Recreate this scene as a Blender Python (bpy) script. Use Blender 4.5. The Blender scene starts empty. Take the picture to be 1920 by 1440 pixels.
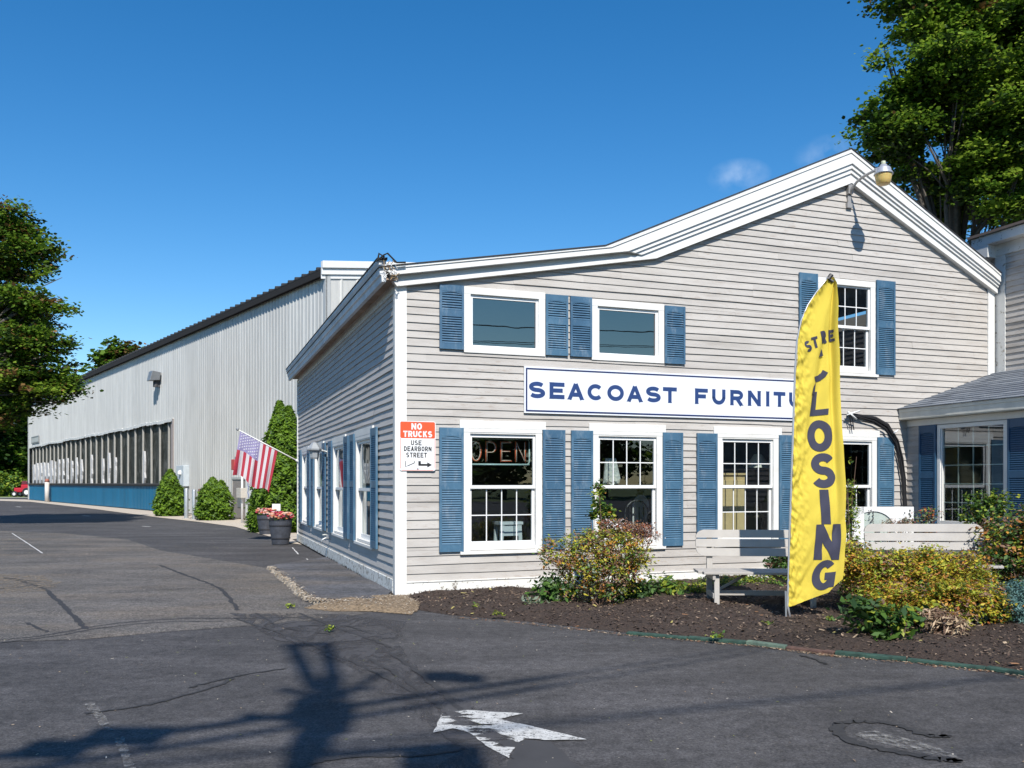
import bpy, math, random
import numpy as np
from mathutils import noise as mnoise
from mathutils import Vector
random.seed(7)
S = bpy.context.scene
COL = S.collection
R = math.radians

# ------------------------------------------------------------------ camera, sky, sun
F = 1650.0; HZ = 906.0; HC = 1.5            # focal length / horizon in photo pixels, eye height
cam = bpy.data.cameras.new('camera'); co = bpy.data.objects.new('camera', cam); COL.objects.link(co)
co.location = (0, 0, HC); co.rotation_euler = (R(90), 0, 0)
cam.sensor_width = 36; cam.lens = F/1920*36; cam.shift_y = (HZ-720)/1920; cam.clip_end = 3000; cam.clip_start = .05
S.camera = co
SAZ = 7.0; SEL = 44.0
sd = Vector((math.sin(R(SAZ))*math.cos(R(SEL)), -math.cos(R(SAZ))*math.cos(R(SEL)), math.sin(R(SEL))))
sl = bpy.data.lights.new('sun', 'SUN'); so = bpy.data.objects.new('sun', sl); COL.objects.link(so)
sl.energy = 4.4; sl.angle = R(.55); sl.color = (1.0, .955, .88)
so.rotation_euler = sd.to_track_quat('Z', 'Y').to_euler(); so.location = (0, -5, 40)
W = bpy.data.worlds.new('World'); S.world = W; W.use_nodes = True
nt = W.node_tree; nt.nodes.clear()
wo = nt.nodes.new('ShaderNodeOutputWorld'); bg = nt.nodes.new('ShaderNodeBackground')
sk = nt.nodes.new('ShaderNodeTexSky'); sk.sky_type = 'NISHITA'; sk.sun_disc = False
sk.sun_elevation = R(SEL); sk.sun_rotation = R(180-SAZ)
sk.air_density = 1.0; sk.dust_density = .1; sk.ozone_density = 3.0; sk.altitude = 50
hs = nt.nodes.new('ShaderNodeHueSaturation'); hs.inputs['Saturation'].default_value = 1.36; hs.inputs['Value'].default_value = .98
nt.links.new(sk.outputs[0], hs.inputs['Color'])
# two thin wisps of cloud low over the roof
geo = nt.nodes.new('ShaderNodeTexCoord')
def wisp(px, py, rx, ry, amt, prev, seed):
    d = Vector(((px-960)/F, 1, (HZ-py)/F)).normalized()
    mp = nt.nodes.new('ShaderNodeMapping'); mp.vector_type = 'POINT'
    mp.inputs['Location'].default_value = (-d.x/rx, -d.y/rx, -d.z/ry); mp.inputs['Scale'].default_value = (1/rx, 1/rx, 1/ry)
    nt.links.new(geo.outputs['Generated'], mp.inputs[0])
    ln = nt.nodes.new('ShaderNodeVectorMath'); ln.operation = 'LENGTH'; nt.links.new(mp.outputs[0], ln.inputs[0])
    mr = nt.nodes.new('ShaderNodeMapRange'); mr.inputs[1].default_value = 0; mr.inputs[2].default_value = 1; mr.inputs[3].default_value = amt; mr.inputs[4].default_value = 0
    nt.links.new(ln.outputs['Value'], mr.inputs[0])
    n = nt.nodes.new('ShaderNodeTexNoise'); n.inputs['Scale'].default_value = 38+seed; n.inputs['Detail'].default_value = 6
    nt.links.new(geo.outputs['Generated'], n.inputs[0])
    r2 = nt.nodes.new('ShaderNodeMapRange'); r2.inputs[1].default_value = .4; r2.inputs[2].default_value = .72
    nt.links.new(n.outputs[0], r2.inputs[0])
    mu = nt.nodes.new('ShaderNodeMath'); mu.operation = 'MULTIPLY'; nt.links.new(mr.outputs[0], mu.inputs[0]); nt.links.new(r2.outputs[0], mu.inputs[1])
    mx = nt.nodes.new('ShaderNodeMix'); mx.data_type = 'RGBA'; nt.links.new(mu.outputs[0], mx.inputs[0]); nt.links.new(prev, mx.inputs[6]); mx.inputs[7].default_value = (5.2, 6.2, 7.6, 1)
    return mx.outputs[2]
c1 = wisp(1385, 330, .034, .018, .5, hs.outputs[0], 0)
c2 = wisp(1552, 290, .035, .02, .3, c1, 9)
nt.links.new(c2, bg.inputs[0]); bg.inputs[1].default_value = .11
nt.links.new(bg.outputs[0], wo.inputs[0])
S.view_settings.view_transform = 'Standard'; S.view_settings.look = 'None'; S.view_settings.gamma = 1; S.view_settings.exposure = .47
S.cycles.max_bounces = 6; S.cycles.transparent_max_bounces = 16; S.cycles.caustics_reflective = False; S.cycles.caustics_refractive = False

# ------------------------------------------------------------------ helpers
def G(px, py, z=0.0):                        # ground point seen at a photo pixel
    Y = F*(HC-z)/(py-HZ); return ((px-960)/F*Y, Y)
def D(px, py, Y):                            # point at depth Y seen at a photo pixel
    return ((px-960)/F*Y, Y, HC+(HZ-py)/F*Y)

class MB:
    def __init__(s): s.v = []; s.f = []; s.m = []; s.M = None
    def p(s, a, b, c):
        q = s.M(a, b, c) if s.M else (a, b, c)
        s.v.append(q); return len(s.v)-1
    def face(s, pts, m=0):
        s.f.append([s.p(*q) for q in pts]); s.m.append(m)
    def box(s, x0, x1, y0, y1, z0, z1, m=0):
        i = [s.p(x, y, z) for z in (z0, z1) for y in (y0, y1) for x in (x0, x1)]
        for q in ((0,2,3,1),(4,5,7,6),(0,1,5,4),(2,6,7,3),(0,4,6,2),(1,3,7,5)):
            s.f.append([i[k] for k in q]); s.m.append(m)
    def hexa(s, P, m=0):                     # 8 corner points: bottom 4 (ccw) then top 4
        i = [s.p(*q) for q in P]
        for q in ((3,2,1,0),(4,5,6,7),(0,1,5,4),(1,2,6,5),(2,3,7,6),(3,0,4,7)):
            s.f.append([i[k] for k in q]); s.m.append(m)
    def tube(s, pts, r, n=8, m=0, cap=True):
        pts = [Vector(s.M(*p) if s.M else p) for p in pts]; k0 = len(s.v)
        rr = r if isinstance(r, (list, tuple)) else [r]*len(pts)
        up = None
        for i, p in enumerate(pts):
            d = (pts[min(i+1, len(pts)-1)]-pts[max(i-1, 0)]).normalized()
            if up is None:
                up = Vector((0, 0, 1)) if abs(d.z) < .9 else Vector((1, 0, 0))
            a = d.cross(up).normalized(); b = a.cross(d).normalized(); up = b
            for j in range(n):
                t = 2*math.pi*j/n; q = p+a*math.cos(t)*rr[i]+b*math.sin(t)*rr[i]; s.v.append(tuple(q))
        for i in range(len(pts)-1):
            for j in range(n):
                s.f.append([k0+i*n+j, k0+i*n+(j+1) % n, k0+(i+1)*n+(j+1) % n, k0+(i+1)*n+j]); s.m.append(m)
        if cap:
            s.f.append([k0+j for j in range(n)][::-1]); s.m.append(m)
            s.f.append([k0+(len(pts)-1)*n+j for j in range(n)]); s.m.append(m)
    def lathe(s, c, prof, n=20, m=0, ax=None):   # prof: (r, z)
        k0 = len(s.v)
        for r, z in prof:
            for j in range(n):
                t = 2*math.pi*j/n; s.v.append((c[0]+r*math.cos(t), c[1]+r*math.sin(t), c[2]+z))
        for i in range(len(prof)-1):
            for j in range(n):
                s.f.append([k0+i*n+j, k0+i*n+(j+1) % n, k0+(i+1)*n+(j+1) % n, k0+(i+1)*n+j]); s.m.append(m)
    def prism(s, outline, o0, o1, m=0):      # outline in first two coords of p(), third is depth
        n = len(outline)
        a = [s.p(x, y, o0) for x, y in outline]; b = [s.p(x, y, o1) for x, y in outline]
        s.f.append(a[::-1]); s.m.append(m); s.f.append(b); s.m.append(m)
        for i in range(n):
            j = (i+1) % n; s.f.append([a[i], a[j], b[j], b[i]]); s.m.append(m)
    def build(s, name, mats, parent=None, smooth=False, bevel=0):
        me = bpy.data.meshes.new(name); me.from_pydata(s.v, [], s.f)
        if not isinstance(mats, (list, tuple)): mats = [mats]
        for mt in mats: me.materials.append(mt)
        if len(mats) > 1: me.polygons.foreach_set('material_index', s.m)
        if smooth: me.polygons.foreach_set('use_smooth', [True]*len(me.polygons))
        me.update()
        o = bpy.data.objects.new(name, me); COL.objects.link(o)
        if parent is not None: o.parent = parent
        if bevel:
            b = o.modifiers.new('bevel', 'BEVEL'); b.width = bevel; b.segments = 2; b.limit_method = 'ANGLE'
        return o
def tag(o, label, cat, group=None, kind=None):
    if label: o['label'] = label
    if cat: o['category'] = cat
    if group: o['group'] = group
    if kind: o['kind'] = kind
    return o
def struct(o): o['kind'] = 'structure'; return o
def empty(name, loc, label, cat, group=None, rz=0):
    o = bpy.data.objects.new(name, None); COL.objects.link(o); o.location = loc; o.rotation_euler = (0, 0, rz)
    o.empty_display_size = .1
    return tag(o, label, cat, group)

# ------------------------------------------------------------------ materials
def newmat(name):
    m = bpy.data.materials.new(name); m.use_nodes = True; n = m.node_tree
    return m, n, n.nodes['Principled BSDF']
def noise(n, scale, detail=4, vec=None, rough=.6, dist=0):
    t = n.nodes.new('ShaderNodeTexNoise'); t.inputs['Scale'].default_value = scale; t.inputs['Detail'].default_value = detail
    t.inputs['Roughness'].default_value = rough; t.inputs['Distortion'].default_value = dist
    if vec is not None: n.links.new(vec, t.inputs['Vector'])
    return t.outputs[0]
def objco(n, scale=(1, 1, 1), rot=(0, 0, 0)):
    t = n.nodes.new('ShaderNodeTexCoord'); mp = n.nodes.new('ShaderNodeMapping')
    mp.inputs['Scale'].default_value = scale; mp.inputs['Rotation'].default_value = rot; n.links.new(t.outputs['Object'], mp.inputs[0]); return mp.outputs[0]
def ramp(n, fac, stops):
    r = n.nodes.new('ShaderNodeValToRGB'); e = r.color_ramp.elements
    while len(e) > len(stops): e.remove(e[-1])
    while len(e) < len(stops): e.new(.5)
    for i, (p, c) in enumerate(stops):
        e[i].position = p; e[i].color = c if len(c) == 4 else (*c, 1)
    n.links.new(fac, r.inputs[0]); return r.outputs[0]
def mix(n, fac, a, b, mode='MIX'):
    x = n.nodes.new('ShaderNodeMix'); x.data_type = 'RGBA'; x.blend_type = mode
    for sock, v in ((0, fac), (6, a), (7, b)):
        if isinstance(v, (int, float)): x.inputs[sock].default_value = v
        elif isinstance(v, (tuple, list)): x.inputs[sock].default_value = (*v, 1) if len(v) == 3 else v
        else: n.links.new(v, x.inputs[sock])
    return x.outputs[2]
def bump(n, b, h, strength=.3, dist=.01):
    u = n.nodes.new('ShaderNodeBump'); u.inputs['Strength'].default_value = strength; u.inputs['Distance'].default_value = dist
    n.links.new(h, u.inputs['Height']); n.links.new(u.outputs[0], b.inputs['Normal'])
def plain(name, col, rough=.6, metal=0, var=.12, nscale=6, bmp=0):
    m, n, b = newmat(name); v = objco(n)
    f = noise(n, nscale, 5, v)
    c = ramp(n, f, [(.25, tuple(x*(1-var) for x in col)), (.75, tuple(min(1, x*(1+var)) for x in col))])
    n.links.new(c, b.inputs['Base Color']); b.inputs['Roughness'].default_value = rough; b.inputs['Metallic'].default_value = metal
    if bmp: bump(n, b, noise(n, 60, 4, v), bmp, .004)
    return m

def mat_siding(name, base, dirt, peel=(.33, .28, .24), amt=1.0):
    m, n, b = newmat(name); v = objco(n)
    # every board piece gets its own shade (real repaints), long horizontal weather streaks, peeled spots
    gi = n.nodes.new('ShaderNodeNewGeometry')
    per = ramp(n, gi.outputs['Random Per Island'], [(0, tuple(x*.93 for x in base)), (1, tuple(x*1.04 for x in base))])
    st = noise(n, 1.0, 6, objco(n, (.9, .9, 7)), .65)
    c = mix(n, ramp(n, st, [(.46, (0, 0, 0)), (.70, (.55*amt,)*3)]), per, dirt)
    st2 = noise(n, 1.0, 8, objco(n, (5, 5, 26)), .75)
    big = noise(n, .45, 2, v)
    mm = n.nodes.new('ShaderNodeMath'); mm.operation = 'MULTIPLY'
    n.links.new(ramp(n, st2, [(.53, (0, 0, 0)), (.62, (.8*amt,)*3)]), mm.inputs[0]); n.links.new(ramp(n, big, [(.42, (.12,)*3), (.62, (1, 1, 1))]), mm.inputs[1])
    c = mix(n, mm.outputs[0], c, peel)
    n.links.new(c, b.inputs['Base Color']); b.inputs['Roughness'].default_value = .75; b.inputs['Specular IOR Level'].default_value = .25
    bump(n, b, noise(n, 1, 6, objco(n, (8, 8, 90))), .25, .004)
    return m
M_sid = mat_siding('siding_paint', (.470, .443, .412), (.30, .275, .25), amt=1.1)
M_sid2 = mat_siding('siding_paint_side', (.50, .475, .45), (.35, .33, .31), amt=.7)
def mat_trim(name, base=(.74, .73, .70), dirt=(.45, .42, .37), amt=.5, peel=0.0):
    m, n, b = newmat(name); v = objco(n)
    c = mix(n, ramp(n, noise(n, 2.2, 7, v, .7), [(.46, (0, 0, 0)), (.70, (amt*.6,)*3)]), base, dirt)
    if peel: c = mix(n, ramp(n, noise(n, 11, 8, v, .75), [(.60-peel*.06, (0, 0, 0)), (.63-peel*.05, (1, 1, 1))]), c, (.22, .19, .15))
    n.links.new(c, b.inputs['Base Color']); b.inputs['Roughness'].default_value = .5
    bump(n, b, noise(n, 40, 3, v), .1, .003)
    return m
M_trim = mat_trim('white_trim'); M_vinyl = mat_trim('window_vinyl', (.78, .78, .77), (.6, .6, .58), .3)
M_base = mat_trim('base_board_paint', (.72, .72, .69), (.42, .40, .34), .7, peel=1.0)
M_base2 = mat_trim('front_base_paint', (.78, .77, .73), (.5, .46, .4), .5, peel=.3)
M_oldtrim = mat_trim('aged_trim', (.60, .60, .58), (.35, .34, .32), .6, peel=.2)
def mat_shutter():
    m, n, b = newmat('shutter_blue'); v = objco(n)
    oi = n.nodes.new('ShaderNodeObjectInfo'); tone = ramp(n, oi.outputs['Random'], [(0, (.80, .84, .88)), (1, (1.22, 1.18, 1.12))])
    c = ramp(n, noise(n, 3.0, 7, v, .7), [(.25, (.036, .095, .165)), (.55, (.055, .135, .22)), (.78, (.13, .22, .31))])
    c = mix(n, 1.0, c, tone, 'MULTIPLY'); c = mix(n, ramp(n, noise(n, 9, 7, objco(n, (1, 1, .35)), .75), [(.52, (0,)*3), (.66, (.5,)*3)]), c, (.20, .26, .32))
    n.links.new(c, b.inputs['Base Color']); b.inputs['Roughness'].default_value = .5
    return m
M_shut = mat_shutter()
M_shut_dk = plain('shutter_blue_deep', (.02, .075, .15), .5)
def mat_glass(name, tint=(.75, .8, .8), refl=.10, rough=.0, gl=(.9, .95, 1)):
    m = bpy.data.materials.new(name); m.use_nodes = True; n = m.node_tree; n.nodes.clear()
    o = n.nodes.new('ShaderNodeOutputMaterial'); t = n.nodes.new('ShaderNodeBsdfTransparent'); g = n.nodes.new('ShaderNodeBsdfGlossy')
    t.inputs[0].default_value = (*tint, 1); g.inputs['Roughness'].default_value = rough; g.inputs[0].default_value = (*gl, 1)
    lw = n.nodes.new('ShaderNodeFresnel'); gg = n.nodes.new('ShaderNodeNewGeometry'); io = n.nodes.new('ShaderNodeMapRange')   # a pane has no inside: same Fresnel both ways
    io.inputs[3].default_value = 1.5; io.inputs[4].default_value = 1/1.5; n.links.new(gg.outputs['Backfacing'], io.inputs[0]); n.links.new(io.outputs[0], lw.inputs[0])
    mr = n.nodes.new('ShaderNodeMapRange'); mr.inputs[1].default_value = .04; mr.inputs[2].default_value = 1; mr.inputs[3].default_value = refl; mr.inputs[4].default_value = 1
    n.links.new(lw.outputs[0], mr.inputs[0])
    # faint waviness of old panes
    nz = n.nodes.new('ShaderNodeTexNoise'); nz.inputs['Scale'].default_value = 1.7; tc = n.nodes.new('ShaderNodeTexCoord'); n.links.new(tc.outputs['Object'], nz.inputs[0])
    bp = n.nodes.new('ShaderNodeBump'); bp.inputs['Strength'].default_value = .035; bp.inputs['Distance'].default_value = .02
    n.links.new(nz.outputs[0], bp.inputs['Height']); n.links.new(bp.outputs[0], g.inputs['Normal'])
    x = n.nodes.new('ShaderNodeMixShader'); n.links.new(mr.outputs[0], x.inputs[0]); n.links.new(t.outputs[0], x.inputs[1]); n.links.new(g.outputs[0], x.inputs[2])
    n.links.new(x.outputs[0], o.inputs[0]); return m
M_glass = mat_glass('window_glass', (.70, .76, .76), .09)
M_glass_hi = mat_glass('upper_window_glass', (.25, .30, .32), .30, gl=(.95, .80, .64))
M_glass_pic = mat_glass('picture_window_glass', (.7, .76, .74), .16)
def mat_shingle(name, a, b_, sc=(3.2, 7.0)):
    m, n, b = newmat(name)
    br = n.nodes.new('ShaderNodeTexBrick'); n.links.new(objco(n), br.inputs[0])
    br.inputs['Scale'].default_value = 1; br.inputs['Brick Width'].default_value = .24; br.inputs['Row Height'].default_value = .14
    br.inputs['Mortar Size'].default_value = .006; br.inputs['Color1'].default_value = (*a, 1); br.inputs['Color2'].default_value = (*b_, 1); br.inputs['Mortar'].default_value = (*[x*.3 for x in a], 1)
    c = mix(n, noise(n, 60, 3, objco(n)), br.outputs[0], (.5, .5, .5), 'OVERLAY')
    n.links.new(c, b.inputs['Base Color']); b.inputs['Roughness'].default_value = .9
    bump(n, b, br.outputs[1], -.6, .01); return m
M_roof = plain('dark_shingle', (.05, .048, .05), .9, bmp=.5)
M_interior = plain('interior_wall', (.16, .15, .135), .8)
M_dark = plain('dark_void', (.012, .012, .012), .8)
M_black = plain('black_rubber', (.018, .018, .02), .5)
M_galv = plain('galvanised_steel', (.45, .47, .48), .4, .6)
M_grey = plain('grey_steel', (.22, .23, .24), .45, .3)
M_white = plain('white_paint', (.74, .74, .73), .45, var=.05)

# ------------------------------------------------------------------ stroke lettering
def arc(cx, cy, rx, ry, a0, a1, n=18):
    return [(cx+rx*math.cos(R(a0+(a1-a0)*i/n)), cy+ry*math.sin(R(a0+(a1-a0)*i/n))) for i in range(n+1)]
def glyph(ch, w, t):
    h = t/2; x0, x1 = h, w-h; y0, y1 = h, 1-h; cx = w/2; rx = cx-h; ry = .5-h
    if ch == 'A': return [[(h*.9, 0), (cx, 1-h*.3)], [(w-h*.9, 0), (cx, 1-h*.3)], [(w*.22, .30), (w*.78, .30)]]
    if ch == 'B': return [[(x0, 0), (x0, 1)], [(x0, y1), (cx, y1)]+arc(cx, .5+(y1-.5)/2, rx*.9, (y1-.5)/2, 90, -90, 10)+[(x0, .5)], [(x0, .5), (cx, .5)]+arc(cx, (y0+.5)/2, rx, (.5-y0)/2, 90, -90, 10)+[(x0, y0)]]
    if ch == 'C': return [arc(cx, .5, rx, ry, 42, 318, 26)]
    if ch == 'D': return [[(x0, 0), (x0, 1)], [(x0, y1), (w*.45, y1)]+arc(w*.45, .5, w*.55-h, ry, 90, -90, 16)+[(x0, y0)]]
    if ch == 'E': return [[(x0, 0), (x0, 1)], [(x0, y1), (w, y1)], [(x0, .51), (w*.88, .51)], [(x0, y0), (w, y0)]]
    if ch == 'F': return [[(x0, 0), (x0, 1)], [(x0, y1), (w, y1)], [(x0, .5), (w*.85, .5)]]
    if ch == 'G': return [arc(cx, .5, rx, ry, 45, 340, 28), [(x1, 0.08), (x1, .46)], [(w*.52, .46), (x1+h, .46)]]
    if ch == 'I': return [[(cx, 0), (cx, 1)]]
    if ch == 'K': return [[(x0, 0), (x0, 1)], [(x0, .4), (x1, 1)], [(w*.38, .62), (x1, 0)]]
    if ch == 'L': return [[(x0, 0), (x0, 1)], [(x0, y0), (w, y0)]]
    if ch == 'N': return [[(x0, 0), (x0, 1)], [(x0, 1-h*.5), (x1, h*.5)], [(x1, 0), (x1, 1)]]
    if ch == 'O': return [arc(cx, .5, rx, ry, 0, 360, 36)]
    if ch in 'PR':
        g = [[(x0, 0), (x0, 1)], [(x0, y1), (w*.55, y1)]+arc(w*.55, (y1+.46)/2, w*.45-h, (y1-.46)/2, 90, -90, 12)+[(x0, .46)]]
        if ch == 'R': g.append([(w*.5, .46), (x1, 0)])
        return g
    if ch == 'S':
        r2 = (1-t)/4
        return [arc(cx, y1-r2, rx*.96, r2, 28, 270, 18)+arc(cx, y0+r2, rx, r2, 90, -152, 18)[1:]]
    if ch == 'T': return [[(cx, 0), (cx, 1)], [(0, y1), (w, y1)]]
    if ch == 'U': return [[(x0, 1), (x0, .4)]+arc(cx, h+rx*.95 if rx < .4 else .4, rx, (h+rx*.95 if rx < .4 else .4)-h, 180, 360, 16)+[(x1, .4), (x1, 1)]]
    return []
def dense(pl, d):
    out = [pl[0]]
    for a, b in zip(pl, pl[1:]):
        L = math.dist(a, b); k = max(1, int(L/d))
        out += [(a[0]+(b[0]-a[0])*i/k, a[1]+(b[1]-a[1])*i/k) for i in range(1, k+1)]
    return out
def stroke(mb, pl, w, fn, off, m=0, lanes=1):
    n = len(pl); L = []
    closed = math.dist(pl[0], pl[-1]) < 1e-6
    for i in range(n):
        a = pl[max(i-1, 0)]; b = pl[min(i+1, n-1)]
        if closed and i in (0, n-1): a = pl[-2]; b = pl[1]
        dx, dy = b[0]-a[0], b[1]-a[1]; l = math.hypot(dx, dy) or 1
        nx, ny = -dy/l*w/2, dx/l*w/2
        q = pl[i]; L.append([mb.p(*fn(q[0]+nx*(1-2*k/lanes), q[1]+ny*(1-2*k/lanes), off)) for k in range(lanes+1)])
    for a, b in zip(L, L[1:]):
        for k in range(lanes): mb.f.append([a[k], a[k+1], b[k+1], b[k]]); mb.m.append(m)
def letter(mb, ch, w, t, fn, off, m=0, d=9, serif=0):
    k = 0
    for pl in glyph(ch, w, t):
        k += 1
        stroke(mb, dense(pl, d), t, fn, off+k*.0004, m)
    if serif:                                # little flared ends
        for pl in glyph(ch, w, t):
            for q, r in ((pl[0], pl[1]), (pl[-1], pl[-2])):
                if len(pl) < 12 and abs(q[0]-r[0]) < w*.6 and (q[1] < .03 or q[1] > .97):
                    k += 1; y = .02 if q[1] < .5 else .98
                    stroke(mb, [(q[0]-t/2-serif, y), (q[0]+t/2+serif, y)], .045, fn, off+k*.0004, m)

# ================================================================== SETTING: ground
def mat_asphalt(name, base, speck=.5, brown=.0, patch=.35, rot=0.0):
    m, n, b = newmat(name); v = objco(n)
    big = noise(n, .22, 5, v, .6); mid = noise(n, 1.4, 6, v, .7, .6); fine = noise(n, 95, 2, v, .8); vf = noise(n, 260, 1, v, .5)
    c = ramp(n, big, [(.34, tuple(x*(1-patch*1.5) for x in base)), (.66, tuple(x*(1+patch*1.5) for x in base))])
    c = mix(n, ramp(n, mid, [(.42, (.0,)*3), (.62, (.6,)*3)]), c, tuple(x*.62 for x in base))
    lo = noise(n, 1.0, 5, objco(n, (.35, 1.3, 1)), .65)
    c = mix(n, ramp(n, lo, [(.47, (0,)*3), (.66, (.55,)*3)]), c, tuple(x*1.75 for x in base))
    if brown:
        br = noise(n, .8, 6, objco(n, (.5, 1.2, 1)), .7)
        c = mix(n, ramp(n, br, [(.46, (0,)*3), (.66, (brown,)*3)]), c, (.15, .122, .095))
    g = ramp(n, noise(n, 60, 3, v, .8), [(.38, (.58,)*3), (.5, (.97,)*3), (.62, (1.45,)*3)])
    c = mix(n, 1.0, c, g, 'MULTIPLY')
    g2 = ramp(n, noise(n, 11, 4, v, .8), [(.36, (.70,)*3), (.64, (1.35,)*3)]); c = mix(n, 1.0, c, g2, 'MULTIPLY')
    sp = noise(n, 38, 2, v, .6); sm = noise(n, .8, 5, objco(n, (.6, 1.4, 1)), .7)
    a_ = n.nodes.new('ShaderNodeMath'); a_.operation = 'MULTIPLY'
    n.links.new(ramp(n, sp, [(.56, (0,)*3), (.63, (1,)*3)]), a_.inputs[0]); n.links.new(ramp(n, sm, [(.40, (speck*.2,)*3), (.62, (speck,)*3)]), a_.inputs[1])
    c = mix(n, a_.outputs[0], c, (.27, .245, .21))
    n.links.new(c, b.inputs['Base Color']); b.inputs['Roughness'].default_value = .82; b.inputs['Specular IOR Level'].default_value = .35
    bump(n, b, vf, .5, .006); return m
M_asph = mat_asphalt('fresh_asphalt', (.064, .0605, .061), .16, .0, .14)
M_asph_old = mat_asphalt('old_asphalt', (.094, .086, .080), 1.0, .7, .3)
M_asph_mid = mat_asphalt('worn_asphalt', (.065, .064, .068), .25, .15, .2)
def poly(name, pts, z, mat, parent=None):
    mb = MB(); mb.face([(x, y, z) for x, y in pts]); return mb.build(name, mat, parent)
def mat_grass(name, a, b_):
    m, n, b = newmat(name); v = objco(n)
    n.links.new(ramp(n, noise(n, .6, 8, v, .7), [(.3, a), (.7, b_)]), b.inputs['Base Color']); b.inputs['Roughness'].default_value = .9
    bump(n, b, noise(n, 40, 3, v), .8, .03); return m
M_grass = mat_grass('lawn_grass', (.06, .11, .02), (.15, .18, .05))
struct(poly('ground', [(-900, -900), (900, -900), (900, 1500), (-900, 1500)], -.03, M_grass))
struct(poly('parking_lot', [(-70, -14), (60, -14), (60, 40), (-3, 88), (-70, 88)], 0, M_asph))
struct(poly('street', [(-300, -34), (300, -34), (300, -15), (-300, -15)], -.012, M_asph_mid))
struct(poly('far_pavement', [(-70, 88.2), (-20, 88.2), (-20, 91), (-70, 91)], .03, plain('concrete', (.42, .40, .37), .9)))
# old worn asphalt on the driveway
old = [G(-700, 1235), G(-200, 1215), G(0, 1204), G(160, 1199), G(320, 1184), G(440, 1176), G(560, 1166), G(640, 1158), G(690, 1150),
       G(600, 1138), G(572, 1128), G(545, 1095), G(505, 1066), G(420, 1052), G(300, 1032), G(240, 1012), G(120, 1000), G(-100, 992), G(-700, 985)]
struct(poly('old_asphalt', old, .003, M_asph_old))
# broken raised slab beside the side wall
P0 = (-1.4858, 11.6745); CU, SU = .9398, .3416; HR = math.atan2(SU, CU)
def HW(u, v): return (P0[0]+CU*u-SU*v, P0[1]+SU*u+CU*v)      # house frame to world
mb = MB()
sp = [G(740, 1112), G(716, 1128), G(640, 1132), G(588, 1128), G(560, 1106), G(535, 1088), G(505, 1066)]
sp += [HW(-.12, 6.0), HW(-.12, 2)]
mb.prism([(x, y) for x, y in sp], .0, .055)
mb.v = [tuple(q) for q in mb.v]
struct(mb.build('asphalt_slab', mat_asphalt('slab_asphalt', (.088, .088, .096), .3, .5, .3)))
# ragged light concrete edge of that slab, and gravel/debris
def scatter_chips(name, pts_fn, n, size, mats, z0=0.0, flat=.5, seed=1):
    rg = np.random.default_rng(seed); mb = MB()
    for i in range(n):
        x, y, zz = pts_fn(rg); s = size*(.4+rg.random()*1.1); a = rg.random()*6.28; el = s*(1+rg.random()*2.0)
        ca, sa = math.cos(a), math.sin(a); t = (rg.random()-.5)*flat
        q = [(-el, -s, 0), (el, -s*.8, 0), (el*.8, s, s*.3), (-el, s*.7, s*.35)]
        mb.f.append([len(mb.v)+k for k in range(4)]); mb.m.append(int(rg.integers(len(mats))))
        for a1, b1, c1 in q:
            mb.v.append((x+ca*a1-sa*b1, y+sa*a1+ca*b1, z0+zz+c1+t*a1+s*.3))
    return mb.build(name, mats)
def chipmat(nm, c): return plain(nm, c, .9, var=.2)
CM = [chipmat('chip_tan', (.40, .30, .20)), chipmat('chip_pale', (.50, .44, .36)), chipmat('chip_brown', (.20, .14, .09))]
edge = [G(508, 1067), G(530, 1085), G(552, 1102), G(570, 1120), G(590, 1132), G(640, 1136), G(700, 1134), G(738, 1126)]
def along(pts, spread, zmax=.05):
    def fn(rg):
        k = rg.integers(len(pts)-1); t = rg.random(); a, b = pts[k], pts[k+1]
        return (a[0]+(b[0]-a[0])*t+rg.normal()*spread, a[1]+(b[1]-a[1])*t+rg.normal()*spread, rg.random()*zmax)
    return fn
mb = MB(); rg = np.random.default_rng(5)
dn = []
for a, b in zip(edge[:6], edge[1:6]):
    for k in range(8): dn.append((a[0]+(b[0]-a[0])*k/8+rg.normal()*.02, a[1]+(b[1]-a[1])*k/8+rg.normal()*.02))
for a, b in zip(dn, dn[1:]):
    w = .03+rg.random()*.045; h0 = .04+rg.random()*.025
    dx, dy = b[0]-a[0], b[1]-a[1]; l = math.hypot(dx, dy); nx, ny = -dy/l*w, dx/l*w
    mb.hexa([(a[0]-nx, a[1]-ny, 0), (b[0]-nx, b[1]-ny, 0), (b[0]+nx, b[1]+ny, 0), (a[0]+nx, a[1]+ny, 0),
             (a[0]-nx*.5, a[1]-ny*.5, h0), (b[0]-nx*.5, b[1]-ny*.5, h0+rg.normal()*.008), (b[0]+nx*.6, b[1]+ny*.6, h0), (a[0]+nx*.6, a[1]+ny*.6, h0+rg.normal()*.008)])
struct(mb.build('slab_edge', plain('broken_concrete', (.32, .27, .21), .95, var=.5, nscale=14, bmp=.8)))
o = scatter_chips('debris', along(edge, .05, .05), 2600, .006, CM, .02, seed=3); o['kind'] = 'stuff'; o['label'] = 'tan leaf litter and grit along the broken edge of the slab'; o['category'] = 'debris'
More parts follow.
